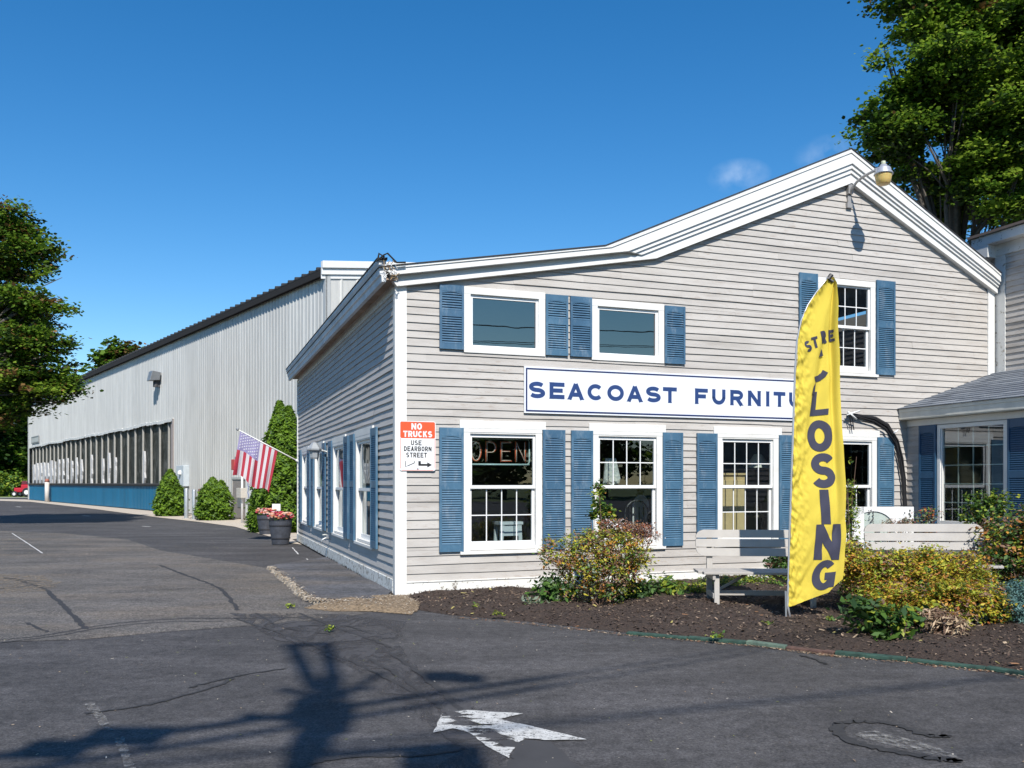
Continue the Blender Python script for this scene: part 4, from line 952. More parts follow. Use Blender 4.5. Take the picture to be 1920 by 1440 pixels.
mb = MB(); text_line(mb, 'USE', cxs-.02, zt-.092, .065, .66, .19, .13, .0453); text_line(mb, 'DEARBORN', cxs, zt-.172, .065, .62, .19, .12, .0453); text_line(mb, 'STREET', cxs-.015, zt-.255, .065, .62, .19, .13, .0453)
zz = B0+.045
fn = lambda x, y, o: FM(x, y, o)
stroke(mb, [(A0+.075, zz+.085), (A0+.08, zz+.01), (A0+.12, zz+.025), (A0+.20, zz+.06)], .010, fn, .0456); stroke(mb, [(A0+.20, zz+.06), (A0+.195, zz+.085)], .010, fn, .046)
stroke(mb, [(A0+.27, zz+.085), (A0+.27, zz+.03)], .035, fn, .0456); stroke(mb, [(A0+.255, zz+.035), (A0+.38, zz+.035)], .026, fn, .0460)
mb.M = FM; mb.face([(A0+.375, zz+.0, .0463), (A0+.44, zz+.035, .0463), (A0+.375, zz+.07, .0463)]); mb.M = None
mb.build('black_text', M_ink, g)
mb = MB()
for q in (B1-.022, B0+.028): mb.M = None; mb.tube([FM(cxs, q, .044), FM(cxs, q, .052)], .009, 8)
mb.build('bolt', M_grey, g)

# lamp on a curved arm in the gable
LU, LZ0 = 7.335, 6.19
g = empty('gable_lamp', (*HW(LU, 0), 0), 'curved arm yard lamp with amber bowl near the gable peak', 'wall lamp', rz=HR)
mb = MB(); mb.box(-.03, .03, -.05, -.0, 5.93, 6.30); mb.box(-.05, .05, -.06, 0, 5.92, 6.0); mb.box(-.045, .045, -.08, 0, 6.14, 6.3); mb.build('wall_bracket', plain('bracket_grey', (.30, .29, .28), .5, .2), g, bevel=.004)
tt = [i/12 for i in range(13)]
mb = MB(); mb.tube([(0.0, -.06, 6.14), (.004, -.10, 6.22), (.01, -.19, 6.29), (.015, -.32, 6.33), (.02, -.48, 6.345), (.02, -.62, 6.345)], .022, 10); mb.build('arm', plain('arm_grey', (.42, .41, .40), .4, .4), g, smooth=True)
hx, hy = .02, -.76
mb = MB(); mb.lathe((hx, hy, 6.225), [(.001, .155), (.05, .15), (.06, .12), (.095, .105), (.108, .09), (.115, .05), (.138, .02), (.142, .0), (.12, .0)], 24); mb.tube([(hx, -.60, 6.345), (hx, -.69, 6.335)], .034, 10); mb.build('lamp_housing', plain('lamp_alu', (.50, .51, .54), .38, .5), g, smooth=True)
m, n, b = newmat('amber_bowl'); b.inputs['Base Color'].default_value = (.62, .44, .15, 1); b.inputs['Roughness'].default_value = .35; b.inputs['Subsurface Weight'].default_value = .3
mb = MB(); mb.lathe((hx, hy, 6.07), [(.001, .0), (.085, .003), (.098, .012), (.112, .07), (.124, .13), (.128, .156), (.12, .156)], 24); mb.build('bowl', m, g, smooth=True)
mb = MB(); mb.lathe((hx, hy, 6.375), [(.032, 0), (.036, .035), (.03, .055), (.001, .06)], 12); mb.build('photocell', plain('photocell', (.45, .47, .33), .5), g, smooth=True)
# lantern on the side wall
v = 6.2; g = empty('wall_lantern', (*HW(-.05, v), 0), 'grey metal wall lantern between the side windows', 'wall lamp', rz=HR)
mb = MB(); mb.box(-.03, 0, -.06, .06, 2.02, 2.2); mb.tube([(-.02, 0, 2.12), (-.12, 0, 2.15), (-.2, 0, 2.15)], .02, 8); mb.build('bracket', M_galv, g)
mb = MB(); mb.lathe((-.27, 0, 1.98), [(.07, .0), (.085, .03), (.095, .15), (.15, .17), (.155, .20), (.11, .25), (.06, .31), (.03, .33), (.001, .335)], 6); mb.build('lantern_body', plain('lantern_grey', (.34, .36, .38), .4, .2), g)
# hose bib
v = 5.9; g = empty('hose_tap', (*HW(-.05, v), 0), 'small outdoor tap with a pale clump at the side wall base', 'tap', rz=HR)
mb = MB(); mb.tube([(0, 0, .42), (-.1, 0, .43), (-.16, 0, .40), (-.18, 0, .33)], .018, 8); mb.tube([(-.11, 0, .43), (-.11, 0, .49)], .012, 6); mb.build('spout', M_galv, g, smooth=True)
mb = MB(); mb.lathe((-.11, 0, .49), [(.001, .02), (.045, .015), (.05, 0), (.001, 0)], 8); mb.build('handle', plain('tap_handle', (.5, .5, .45), .5), g)

# drooping black cable bundle at the lean-to corner
def wp(px, py, o):                           # front wall plane, o metres proud
    r = (px-960)/F; X = P0[0]+SU*o; Y = P0[1]-CU*o; u = (r*Y-X)/(CU-SU*r); return (u, -o, HC+(HZ-py)/F*(Y+SU*u))
g = empty('cable_bundle', (*HW(0, 0), 0), 'thick bundle of black cables drooping down beside the lean-to', 'cables', rz=HR)
mb = MB(); rg = np.random.default_rng(12)
cp = [(1590, 775), (1610, 778), (1640, 784), (1665, 797), (1683, 825), (1692, 860), (1697, 900), (1700, 950), (1701, 990)]
for k in range(7):
    sag = (k % 4)*2.6; o = .05+.02*(k//3)
    mb.tube([wp(x-sag*(.2 if i < 3 else .7)+rg.normal()*.8, y+sag*(1 if 1 < i < 5 else .3)+rg.normal()*.8, o) for i, (x, y) in enumerate(cp)], .011 if k else .02, 6)
mb.build('cable', M_black, g, smooth=True)
mb = MB()
for a, b in (((1590, 772), (1606, 786)), ((1588, 778), (1612, 770)), ((1676, 812), (1684, 806))): mb.tube([wp(*a, .12), wp((a[0]+b[0])/2, (a[1]+b[1])/2, .14), wp(*b, .12)], .014, 6)
mb.build('white_tie', M_white, g, smooth=True)
mb = MB()
for x0 in (1597, 1593): mb.tube([wp(x0, 780, .12), wp(x0+2, 792, .1), wp(x0+4, 806, .09)], .009, 5)
mb.build('loose_end', M_black, g)

# unlit neon sign inside the first window
g = empty('neon_open_sign', (*HW(0, 0), 0), 'unlit orange tube open sign hanging inside the leftmost lower window', 'neon sign', rz=HR)
M_neon = plain('neon_tube', (.78, .15, .06), .25); M_neon2 = plain('neon_outline', (.75, .62, .50), .25); M_ring = plain('neon_border', (.45, .62, .60), .3)
a, b, c, d = .99, 1.90, 1.765, 2.12; oo = -.16
mb = MB(); mb.tube([(x, -oo, z) for x, z in rrect(a, b, c, d, .04)+[(b, d-.04)]], .010, 6); mb.tube([(a, -oo, c-.005), (b, -oo, c-.005)], .013, 6); mb.build('border_tube', M_ring, g, smooth=True)
wl = (b-a-.03)/4
for kk, (tk, off, mt) in enumerate(((.0, .0, M_neon), (.10, .012, M_neon2))):
    mb = MB()
    for i, ch in enumerate('OPEN'):
        x0 = a+.03+i*wl; h = d-c-.06
        for pl in glyph(ch, wl*.82/h-tk, .1+tk*.0):
            mb.tube([(x0+(q[0]+tk*.5)*h, -oo-off*.4+.012, c+.03+(q[1]*(1-tk*.7)+tk*.35)*h) for q in pl], .0085 if kk == 0 else .006, 6)
    mb.build('letter_tubes' if kk == 0 else 'outline_tubes', mt, g, smooth=True)

# things standing inside the windows
def inner(name, label, cat, u, v, z=.25, rz=0): return empty(name, (*HW(u, v), z), label, cat, rz=HR+rz)
M_wd = plain('pale_blue_wood', (.60, .66, .68), .5); M_tan = plain('tan_wood', (.62, .44, .20), .5, var=.25, nscale=4); M_iron = plain('dark_iron', (.03, .03, .03), .5)
g = inner('small_table', 'pale blue slatted side table behind the leftmost lower window', 'table', 1.68, .45)
mb = MB(); mb.box(-.18, .18, -.15, .15, .66, .70); mb.build('table_top', M_wd, g)
for sx in (-1, 1):
    for sy in (-1, 1):
        mb = MB(); mb.hexa([(sx*.17-.02, sy*.12-.02, 0), (sx*.17+.02, sy*.12-.02, 0), (sx*.17+.02, sy*.12+.02, 0), (sx*.17-.02, sy*.12+.02, 0), (sx*.13-.03, sy*.12-.02, .66), (sx*.13+.03, sy*.12-.02, .66), (sx*.13+.03, sy*.12+.02, .66), (sx*.13-.03, sy*.12+.02, .66)]); mb.build('leg', M_wd, g)
mb = MB(); mb.box(-.12, .12, -.13, -.11, .5, .65); mb.build('apron', M_wd, g)
g = inner('iron_chair', 'dark arched metal chair behind the second lower window', 'chair', 3.95, .6)
mb = MB(); mb.box(-.2, .2, -.2, .2, .43, .46); mb.build('seat', M_iron, g)
mb = MB(); mb.tube([(-.2, .18, .45), (-.2, .2, .75)]+[(-.2*math.cos(R(a)), .2, .78+.2*math.sin(R(a))) for a in range(0, 181, 20)]+[(.2, .18, .45)], .014, 6)
for x in (-.12, -.04, .04, .12): mb.tube([(x, .19, .45), (x, .2, .88)], .009, 5)
mb.build('backrest', M_iron, g)
for sx in (-.18, .18):
    for sy in (-.18, .18): mb = MB(); mb.tube([(sx, sy, 0), (sx, sy, .44)], .013, 6); mb.build('leg', M_iron, g)
g = inner('white_mirror', 'small white arched mirror seen through the second lower window', 'mirror', 4.15, 1.05)
mb = MB(); mb.M = lambda x, z, o: (x, -o, z); mb.prism([(-.15, .45), (.15, .45)]+[(.15*math.cos(R(a)), .85+.22*math.sin(R(a))) for a in range(0, 181, 15)], 0, .02); mb.build('mirror_frame', M_white, g)
g = inner('hanging_shade', 'pale patterned fabric hanging in the upper left of the second lower window', 'fabric', 3.22, .3, 1.45)
mb = MB(); rg = np.random.default_rng(2)
for i in range(6):
    x = -.08+i*.045; mb.hexa([(x, .0+.02*(i % 2), 0.05*abs(i-3)), (x+.045, .02*((i+1) % 2), 0.04*abs(i-2)), (x+.045, .04, .04), (x, .04, .04), (x*.6, .02*(i % 2), .42), (x*.6+.03, .02*((i+1) % 2), .42), (x*.6+.03, .04, .42), (x*.6, .04, .42)])
mb.build('cloth', plain('lace', (.62, .64, .60), .8, var=.4, nscale=30), g)
g = inner('tan_cabinet', 'tan wooden cabinet standing inside the third lower window', 'cabinet', 5.58, .62)
mb = MB(); mb.box(-.35, .10, -.2, .2, 0, 1.38); mb.build('carcass', M_tan, g, bevel=.006)
for x in (-.33, -.12): mb = MB(); mb.box(x, x+.20, -.222, -.202, .06, 1.30); mb.build('door', plain('tan_door', (.70, .52, .26), .5), g, bevel=.006)
mb = MB(); mb.box(-.36, .11, -.23, .21, 1.38, 1.41); mb.build('cornice', M_tan, g)
g = inner('table_lamp', 'table lamp with white cone shade in the third lower window', 'lamp', 5.98, .50, .95)
mb = MB(); mb.lathe((0, 0, 0), [(.10, 0), (.10, .03), (.03, .06), (.06, .16), (.03, .3), (.045, .42), (.012, .5), (.012, .86)], 14); mb.build('base', plain('bronze', (.12, .09, .06), .4, .5), g, smooth=True)
mb = MB(); mb.lathe((0, 0, .80), [(.20, .0), (.06, .22)], 20); mb.build('lamp_shade', plain('shade', (.75, .73, .65), .8), g, smooth=True)
g = inner('dark_dresser', 'dark wooden dresser below the lamp in the third lower window', 'dresser', 6.28, .62)
mb = MB(); mb.box(-.3, .45, -.22, .22, 0, .70); mb.build('carcass', plain('dark_wood', (.05, .03, .02), .4), g, bevel=.01)
mb = MB(); mb.box(-.27, .42, -.235, -.222, .4, .64); mb.build('drawer', plain('dark_wood_face', (.07, .04, .025), .35), g)
g = inner('armchair', 'brown armchair inside behind the lower window hidden partly by the banner', 'armchair', 7.9, 1.0)
mb = MB(); mb.box(-.4, .4, -.35, .4, .1, .45); mb.build('seat', plain('brown_fabric', (.12, .08, .06), .9), g, bevel=.04)
mb = MB(); mb.box(-.4, .4, .3, .5, .4, 1.05); mb.build('backrest', plain('brown_fabric', (.12, .08, .06), .9), g, bevel=.05)
for s in (-1, 1): mb = MB(); mb.box(s*.42-.08, s*.42+.08, -.35, .45, .1, .65); mb.build('arm', plain('brown_fabric', (.13, .09, .07), .9), g, bevel=.04)
g = empty('white_dining_chair', (*HW(9.1, -1.05), .25), 'white spindle chair inside the picture window of the lean-to', 'chair', rz=HR+1.2)
mb = MB(); mb.box(-.22, .22, -.22, .22, .42, .45); mb.build('seat', M_white, g)
mb = MB(); mb.box(-.2, .2, .19, .22, .85, .92); [mb.tube([(x, .2, .44), (x, .205, .86)], .012, 5) for x in (-.2, -.1, 0, .1, .2)]; mb.build('backrest', M_white, g)
for sx in (-.19, .19):
    for sy in (-.19, .19): mb = MB(); mb.tube([(sx, sy, 0), (sx, sy, .43)], .016, 6); mb.build('leg', M_white, g)

# ================================================================== FLAG ON THE SIDE WALL
def mw(px, py, Y): return D(px, py, Y)
fb = Vector(HW(-.05, 11.35)+(2.05,)); ft = Vector(D(447, 806, 21.87))
g = empty('american_flag', tuple(fb), 'red and white striped flag on a slanted staff at the far end of the shop', 'flag')
mb = MB(); mb.tube([(0, 0, 0), tuple(ft-fb)], [.018, .013], 8); mb.build('staff', plain('staff_white', (.75, .74, .70), .4), g, smooth=True)
mb = MB(); q = ft-fb; mb.tube([tuple(q), tuple(q*1.015), tuple(q*1.04)], [.03, .035, .008], 8); mb.build('finial', M_grey, g, smooth=True)
mb = MB(); mb.tube([(.02, .005, 0), tuple(q*.05)], [.035, .03], 8); mb.build('socket', M_white, g)
dirs = (ft-fb).normalized(); NA, NB = 39, 26; HO = 1.02; FL = 1.12
mb = MB()
def flagpt(a, b):                            # a: 0 tip .. 1 lower hoist, b: down the fly
    P_ = (ft-fb)*.97-dirs*a*HO
    sway = Vector((-.16-.06*a, 0, -1)).normalized()
    q = P_+sway*b*FL*(1-.06*math.sin(a*9))
    w = .05*b*math.sin(a*17+b*2.2)+.03*b*math.sin(a*31+1)
    return q+Vector((.12*w, -w, 0))+Vector((.06*b*math.sin(a*3), 0, 0))
for i in range(NA+1):
    for j in range(NB+1): mb.v.append(tuple(flagpt(i/NA, j/NB)))
for i in range(NA):
    for j in range(NB):
        k = i*(NB+1)+j; mb.f.append([k, k+1, k+NB+2, k+NB+1]); s = i//3
        mb.m.append(2 if (s < 7 and j/NB < .40) else (0 if s % 2 == 0 else 1))
def cloth(name, c, tr=.35):
    m = bpy.data.materials.new(name); m.use_nodes = True; n = m.node_tree; b = n.nodes['Principled BSDF']; b.inputs['Base Color'].default_value = (*c, 1); b.inputs['Roughness'].default_value = .8; b.inputs['Specular IOR Level'].default_value = .2
    t = n.nodes.new('ShaderNodeBsdfTranslucent'); t.inputs[0].default_value = (*c, 1); x = n.nodes.new('ShaderNodeMixShader'); x.inputs[0].default_value = tr
    o = n.nodes['Material Output']; n.links.new(b.outputs[0], x.inputs[1]); n.links.new(t.outputs[0], x.inputs[2]); n.links.new(x.outputs[0], o.inputs[0]); return m
mb.build('flag_cloth', [cloth('flag_red', (.55, .06, .09)), cloth('flag_white', (.78, .74, .76)), cloth('flag_blue', (.38, .34, .56))], g, smooth=True)
mb = MB()
for r in range(9):
    for c in range(6 if r % 2 == 0 else 5):
        a = (r+1)/10*7/13; b = ((c*2+1+(r % 2))/12)*.40; P_ = flagpt(a, b); P_ = P_+Vector((-.1, -.995, 0))*.006
        pts = []
        for k in range(10):
            rr = .026 if k % 2 == 0 else .011; t = math.pi/2+k*math.pi/5; pts.append((P_.x+rr*math.cos(t), P_.y, P_.z+rr*math.sin(t)))
        mb.face(pts)
mb.build('stars', cloth('flag_star', (.8, .8, .82)), g)

# ================================================================== FEATHER BANNER
BX, BY = G(1483, 1172); BD = BY
g = empty('feather_banner', (BX, BY, .03), 'tall yellow feather banner with dark vertical closing lettering planted in the mulch', 'banner')
rows = [(517, 1557, 1566), (528, 1549, 1573), (545, 1536, 1574.5), (562, 1523, 1575.5), (585, 1510, 1576.5), (610, 1502, 1578), (640, 1497, 1580), (700, 1494, 1582), (760, 1492, 1583.5), (820, 1490, 1585), (900, 1487, 1586.5), (960, 1485, 1587), (1020, 1483, 1586), (1060, 1481.5, 1584), (1086, 1480.5, 1581), (1112, 1480, 1556), (1128, 1480, 1516), (1138, 1480, 1488)]
def brow(py):
    for a, b in zip(rows, rows[1:]):
        if py <= b[0]:
            t = (py-a[0])/(b[0]-a[0]); return a[1]+(b[1]-a[1])*t, a[2]+(b[2]-a[2])*t
    return rows[-1][1:]
def cloth_y(px, py):                         # depth relief of the cloth (metres towards the viewer is negative)
    l, r = brow(min(py, 1085)); s = (px-l)/max(8, (r-l)); v_ = (py-520)/600
    env = math.exp(-((py-700)/150)**2); cx = .62-.30*(py-640)/160
    y = .07*math.sin(s*2.6+.4)
    y += .10*env*(1/(1+math.exp(-(s-cx)*26)))                                        # deep crease through the C
    y += .055*math.exp(-((s-.86)/.06)**2)*math.exp(-((py-720)/260)**2)               # long vertical fold
    e = max(0, 1-s/.42)
    N = mnoise.noise
    y += .040*e*N((px*.11+py*.03, py*.055-px*.05, 3))+.016*e*N((px*.2, py*.14-px*.12, 7))      # crumples gathered at the pole sleeve
    y += .034*N((px*.030+py*.012, py*.007-px*.008, 1))+.010*(1-s*.5)*N((px*.07+py*.03, py*.016-px*.02, 5))
    lo_ = math.exp(-((py-1050)/110)**2); y += .030*lo_*N((px*.03+py*.026, py*.006, 9))
    y += .014*math.exp(-((px-1480-(1140-py)*.62)/6)**2)*(1 if py > 980 else max(0, (py-900)/80) if py > 900 else 0)
    return y
def bpt(px, py, o=0):
    y = BD+.0+cloth_y(px, py)-o; return ((px-960)/F*BD-BX, y-BY, HC+(HZ-py)/F*BD-.03)
mb = MB(); NX, NY = 60, 360
for j in range(NY+1):
    py = 517+(1138-517)*j/NY; l, r = brow(py)
    for i in range(NX+1): px = l+(r-l)*i/NX; mb.v.append(bpt(px, py))
for j in range(NY):
    for i in range(NX): k = j*(NX+1)+i; mb.f.append([k, k+1, k+NX+2, k+NX+1]); mb.m.append(0)
M_yel = cloth('banner_yellow', (.78, .61, .085), .25)
o = mb.build('banner_cloth', M_yel, g, smooth=True)
# lettering follows the cloth
M_bl = cloth('banner_ink', (.055, .056, .085), .05); mb = MB()
def bl(ch, x0, x1, y0, y1, t, sh=0.0, sk=0.0, o=.006):
    w = (x1-x0); h = (y1-y0)
    for k, pl in enumerate(glyph(ch, w/h, t)):
        stroke(mb, dense(pl, .05), t, lambda a, b, oo: bpt(x0+a*h+sh*(b-.5)*h, y1-b*h+sk*a*h, oo), o+k*.0008, 0, 8)
def rot_letter(ch, cx, cy, w, h, t, deg, o=.006):
    ca, sa = math.cos(R(deg)), math.sin(R(deg))
    for k, pl in enumerate(glyph(ch, w/h, t)):
        stroke(mb, dense(pl, .08), t, lambda a, b, oo: bpt(cx+ca*(a*h-w/2)-sa*(-(b*h-h/2)), cy+sa*(a*h-w/2)+ca*(-(b*h-h/2)), oo), o+k*.0008, 0, 5)
rot_letter('S', 1518, 648, 13, 21, .23, -24); rot_letter('T', 1532.5, 640, 13, 21, .22, -16); rot_letter('R', 1551, 629, 12, 23, .24, -14); rot_letter('E', 1567.5, 625, 10, 22, .24, -6)
bl('L', 1527, 1563, 733, 779, .25, .10, -.1); bl('O', 1520, 1568, 786, 846, .25); bl('S', 1526, 1572, 849, 915, .23); bl('I', 1539, 1562, 918, 983, .26, -.05); bl('N', 1532, 1577, 984, 1051, .215, .06, -.03); bl('G', 1528, 1569, 1053, 1110, .235, .14, -.12)
# the part of the C that the crease leaves visible
stroke(mb, dense([(1556, 693), (1552, 700), (1544, 706), (1534, 710)], 3), 11, lambda a, b, oo: bpt(a, b, oo), .007, 0, 6)
mb.face([bpt(1547, 651, .014), bpt(1552, 664, .014), bpt(1541, 667, .014)]); mb.face([bpt(1536, 715, .0142), bpt(1534, 738, .0142), bpt(1527, 738, .0142), bpt(1531, 722, .0142)])
mb.build('banner_lettering', M_bl, g, smooth=True)
mb = MB(); sl_ = [(.0, .0, 0)]+[tuple(Vector(bpt(brow(py)[0]-1, py))+Vector((0, .02, 0))) for py in (1135, 1000, 850, 700, 640, 600, 570, 545, 525, 517)]
mb.tube(sl_, [.013, .013, .013, .012, .011, .010, .009, .008, .008, .007, .007], 8); mb.build('pole', plain('pole_alu', (.55, .55, .56), .35, .6), g, smooth=True)
mb = MB(); mb.tube([bpt(1557, 521), bpt(1564, 512)], .024, 8); mb.tube([bpt(1561, 521), bpt(1567, 526)], .018, 8); mb.build('tip_cap', M_black, g)
mb = MB(); x, y = G(1474, 1172); mb.tube([(x-BX, y-BY, 0), (x-BX-.005, y-BY, .33)], .011, 6); mb.build('ground_stake', M_galv, g)

# ================================================================== BENCHES
M_bench = plain('bench_paint', (.40, .375, .345), .55, var=.1, nscale=5, bmp=.2)
def bench(name, label, x, y, z, rz, W_=1.46, src=None):
    g = empty(name, (x, y, z), label, 'bench', 'grey garden benches in the planting bed', rz)
    zb, zt = .585, .905; hw = W_/2; r = .07; slat = (zt-zb-.032)/3
    for k in range(3):
        z0 = zb+k*(slat+.016); z1 = z0+slat; mb = MB(); mb.M = lambda a, c, o: (a, .26+.0*o+(c-.6)*.18-o, c)
        if k == 2: ol = [(-hw, z0), (hw, z0)]+[(hw-r*1.6+r*1.6*math.cos(R(t)), z1-slat+slat*math.sin(R(t))) for t in (0, 20, 40, 60, 80, 90)]+[(-hw+r*1.6-r*1.6*math.cos(R(t)), z1-slat+slat*math.sin(R(t))) for t in (90, 80, 60, 40, 20, 0)]
        elif k == 0: ol = [(hw, z1)]+[(hw-r*1.6+r*1.6*math.cos(R(t)), z0+slat-slat*math.sin(R(t))) for t in (0, 20, 40, 60, 80, 90)][1:]+[(-hw+r*1.6-r*1.6*math.cos(R(t)), z0+slat-slat*math.sin(R(t))) for t in (90, 80, 60, 40, 20, 0)]
        else: ol = [(-hw, z0), (hw, z0), (hw, z1), (-hw, z1)]
        mb.prism(ol, 0, .028); mb.build('backrest_slat', M_bench, g, bevel=.003)
    for k in range(4):
        y0 = -.24+k*.125; mb = MB(); mb.box(-hw-.03+(.05 if k == 0 else 0), hw+.03-(.05 if k == 0 else 0), y0, y0+.115, .405, .435); mb.build('seat_slat', M_bench, g, bevel=.004)
    for s in (-1, 1):
        xx = s*(hw-.17)
        mb = MB(); mb.hexa([(xx-.03, -.25, -.05), (xx+.03, -.25, -.05), (xx+.03, -.20, -.05), (xx-.03, -.20, -.05), (xx-.02, -.18, .40), (xx+.04, -.18, .40), (xx+.04, -.13, .40), (xx-.02, -.13, .40)]); mb.build('leg', M_bench, g, bevel=.003)
        mb = MB(); mb.hexa([(xx-.035, .24, -.05), (xx+.035, .24, -.05), (xx+.035, .29, -.05), (xx-.035, .29, -.05), (xx-.035, .26, .6), (xx+.035, .26, .6), (xx+.035, .31, .6), (xx-.035, .31, .6)]); mb.box(xx-.03, xx+.03, .285, .315, .55, .86); mb.build('leg', M_bench, g, bevel=.003)
        mb = MB(); mb.box(xx-.045, xx-.01, -.22, .28, .34, .404); mb.box(xx-.04, xx-.01, -.2, .27, .12, .18); mb.build('side_rail', M_bench, g, bevel=.003)
    mb = MB(); mb.box(-hw+.15, hw-.15, .02, .06, .13, .19)
    for s in (-1, 1): mb.hexa([(s*(hw-.2)-.03, .05, .17), (s*(hw-.2)+.03, .05, .17), (s*(hw-.2)+.03, .09, .17), (s*(hw-.2)-.03, .09, .17), (s*.12-.03, .05, .40), (s*.12+.03, .05, .40), (s*.12+.03, .09, .40), (s*.12-.03, .09, .40)])
    mb.build('brace', M_bench, g, bevel=.003)
    return g
bench('garden_bench', 'grey slatted bench left of the yellow banner, half in its shade', 2.98, 10.55, .02, R(-3))
bench('garden_bench', 'grey slatted bench with only its backrest showing above the yellow shrub', (1734-960)/F*10.85, 10.62, .09, R(-2), 1.46)
# white arched garden panel behind the second bench
x, y, z = D(1665, 950, 12.6); g = empty('arched_garden_panel', (x, y, 0), 'white wooden garden panel with half round glazed arch behind the right bench', 'garden panel', rz=R(2))
hw = .36; zt = z
mb = MB(); mb.M = lambda a, c, o: (a, -o, c)
ol = [(-hw, .2), (-hw, zt), (hw, zt), (hw, .2)]; n = 14
arcp = [(-.30+.02+.30*math.cos(R(180-180*i/n)), .86+.24*math.sin(R(180-180*i/n))) for i in range(n+1)]
arcp = [(q[0]+.05, q[1]) for q in arcp]
for i in range(n):                            # panel pieces above the arch
    a, b = arcp[i], arcp[i+1]; mb.prism([a, b, (b[0], zt), (a[0], zt)], 0, .03)
mb.prism([(-hw, .2), (arcp[0][0], .2), (arcp[0][0], zt), (-hw, zt)], 0, .03); mb.prism([(arcp[-1][0], .2), (hw, .2), (hw, zt), (arcp[-1][0], zt)], 0, .03)
mb.build('frame_board', M_white, g)
mb = MB(); mb.M = lambda a, c, o: (a, -o, c); mb.face([(q[0], q[1], .012) for q in arcp]+[(arcp[-1][0], .3, .012), (arcp[0][0], .3, .012)]); mb.build('arch_pane', plain('frosted', (.42, .48, .44), .3, var=.2), g)
mb = MB(); mb.M = lambda a, c, o: (a, -o, c); rg = np.random.default_rng(21)
for k in range(40):
    a, c = rg.choice([-.30, .22])+rg.random()*.1, zt-.05-rg.random()*.22; s = .006+rg.random()*.008; mb.prism([(a-s, c), (a, c-s*1.5), (a+s, c), (a, c+s*1.5)], .031, .034)
mb.build('leaf_stencil', plain('stencil_dark', (.08, .08, .08), .6), g)

# ================================================================== PLANTERS
def planter(px, yb, hpx, wpx, label, seed):
    x, y = G(px, yb); H_ = hpx/F*y; r = wpx/2/F*y
    g = empty('barrel_planter', (x, y, .012), label, 'planter', 'dark barrel planters by the side wall')
    mb = MB(); pr = []
    for i in range(9): t = i/8; pr.append((r*(.70+.30*t+.03*math.sin(t*math.pi)), H_*t))
    pr += [(r*1.03, H_), (r*1.03, H_*.99), (r*.9, H_*.97), (.001, H_*.95)]
    mb.lathe((0, 0, 0), pr, 26); mb.build('tub', plain('planter_dark', (.055, .06, .075), .55, var=.35, nscale=8), g)
    mb = MB()
    for zz in (.25, .78): 
        rr = r*(.70+.30*zz+.03*math.sin(zz*math.pi))+.004; mb.lathe((0, 0, H_*zz-.015), [(rr, 0), (rr+.006, .0), (rr+.01, .03), (rr, .03)], 26)
    mb.build('hoop', plain('hoop', (.03, .03, .035), .5), g)
    rg = np.random.default_rng(seed); mb = MB()
    for k in range(90):
        a = rg.random()*6.28; q = r*1.05*math.sqrt(rg.random()); s = .03+rg.random()*.03; z = H_+.02+rg.random()*.14
        mb.lathe((q*math.cos(a), q*math.sin(a), z), [(.001, 0), (s*.8, s*.3), (s, s*.8), (s*.4, s), (.001, s*.8)], 6, m=int(rg.integers(4)))
    mb.build('flowers', [plain('petal_coral', (.75, .28, .16), .7), plain('petal_red', (.45, .04, .08), .7), plain('petal_peach', (.80, .50, .36), .7), plain('petal_pink', (.70, .45, .45), .7)], g)
    mb = MB()
    for k in range(260):
        a = rg.random()*6.28; q = r*math.sqrt(rg.random()); z = H_-.02+rg.random()*.12; t = rg.random()*6.28; l = .05; x_, y_ = q*math.cos(a), q*math.sin(a)
        mb.face([(x_, y_, z), (x_+l*math.cos(t)*.6, y_+l*math.sin(t)*.6, z+.03), (x_+l*math.cos(t), y_+l*math.sin(t), z+.07)])
    mb.build('foliage', plain('planter_leaf', (.06, .12, .03), .6), g)
    return g, H_
planter(526, 1021, 45, 43, 'dark barrel planter with red and coral flowers, nearer of the two', 31)
g, H_ = planter(499, 1002, 36, 34, 'dark barrel planter with peach flowers, farther of the two', 32)
mb = MB(); mb.box(.18, .42, -.01, .01, H_+.12, H_+.32); mb.tube([(.3, 0, H_), (.3, 0, H_+.14)], .008, 5); mb.build('plant_tag', M_white, g)

# ================================================================== VEGETATION
def leafmat(name, c0, c1, tr=.30, c2=None, rough=.55):
    m = bpy.data.materials.new(name); m.use_nodes = True; n = m.node_tree; b = n.nodes['Principled BSDF']
    gi = n.nodes.new('ShaderNodeNewGeometry')
    st = [(0, c0), (.6, c1)] + ([(1, c2)] if c2 else [(1, tuple((x+y)/2 for x, y in zip(c0, c1)))])
    c = ramp(n, gi.outputs['Random Per Island'], st); n.links.new(c, b.inputs['Base Color']); b.inputs['Roughness'].default_value = rough; b.inputs['Specular IOR Level'].default_value = .35
    t = n.nodes.new('ShaderNodeBsdfTranslucent'); n.links.new(c, t.inputs[0]); x = n.nodes.new('ShaderNodeMixShader'); x.inputs[0].default_value = tr
    n.links.new(b.outputs[0], x.inputs[1]); n.links.new(t.outputs[0], x.inputs[2]); n.links.new(x.outputs[0], n.nodes['Material Output'].inputs[0]); return m
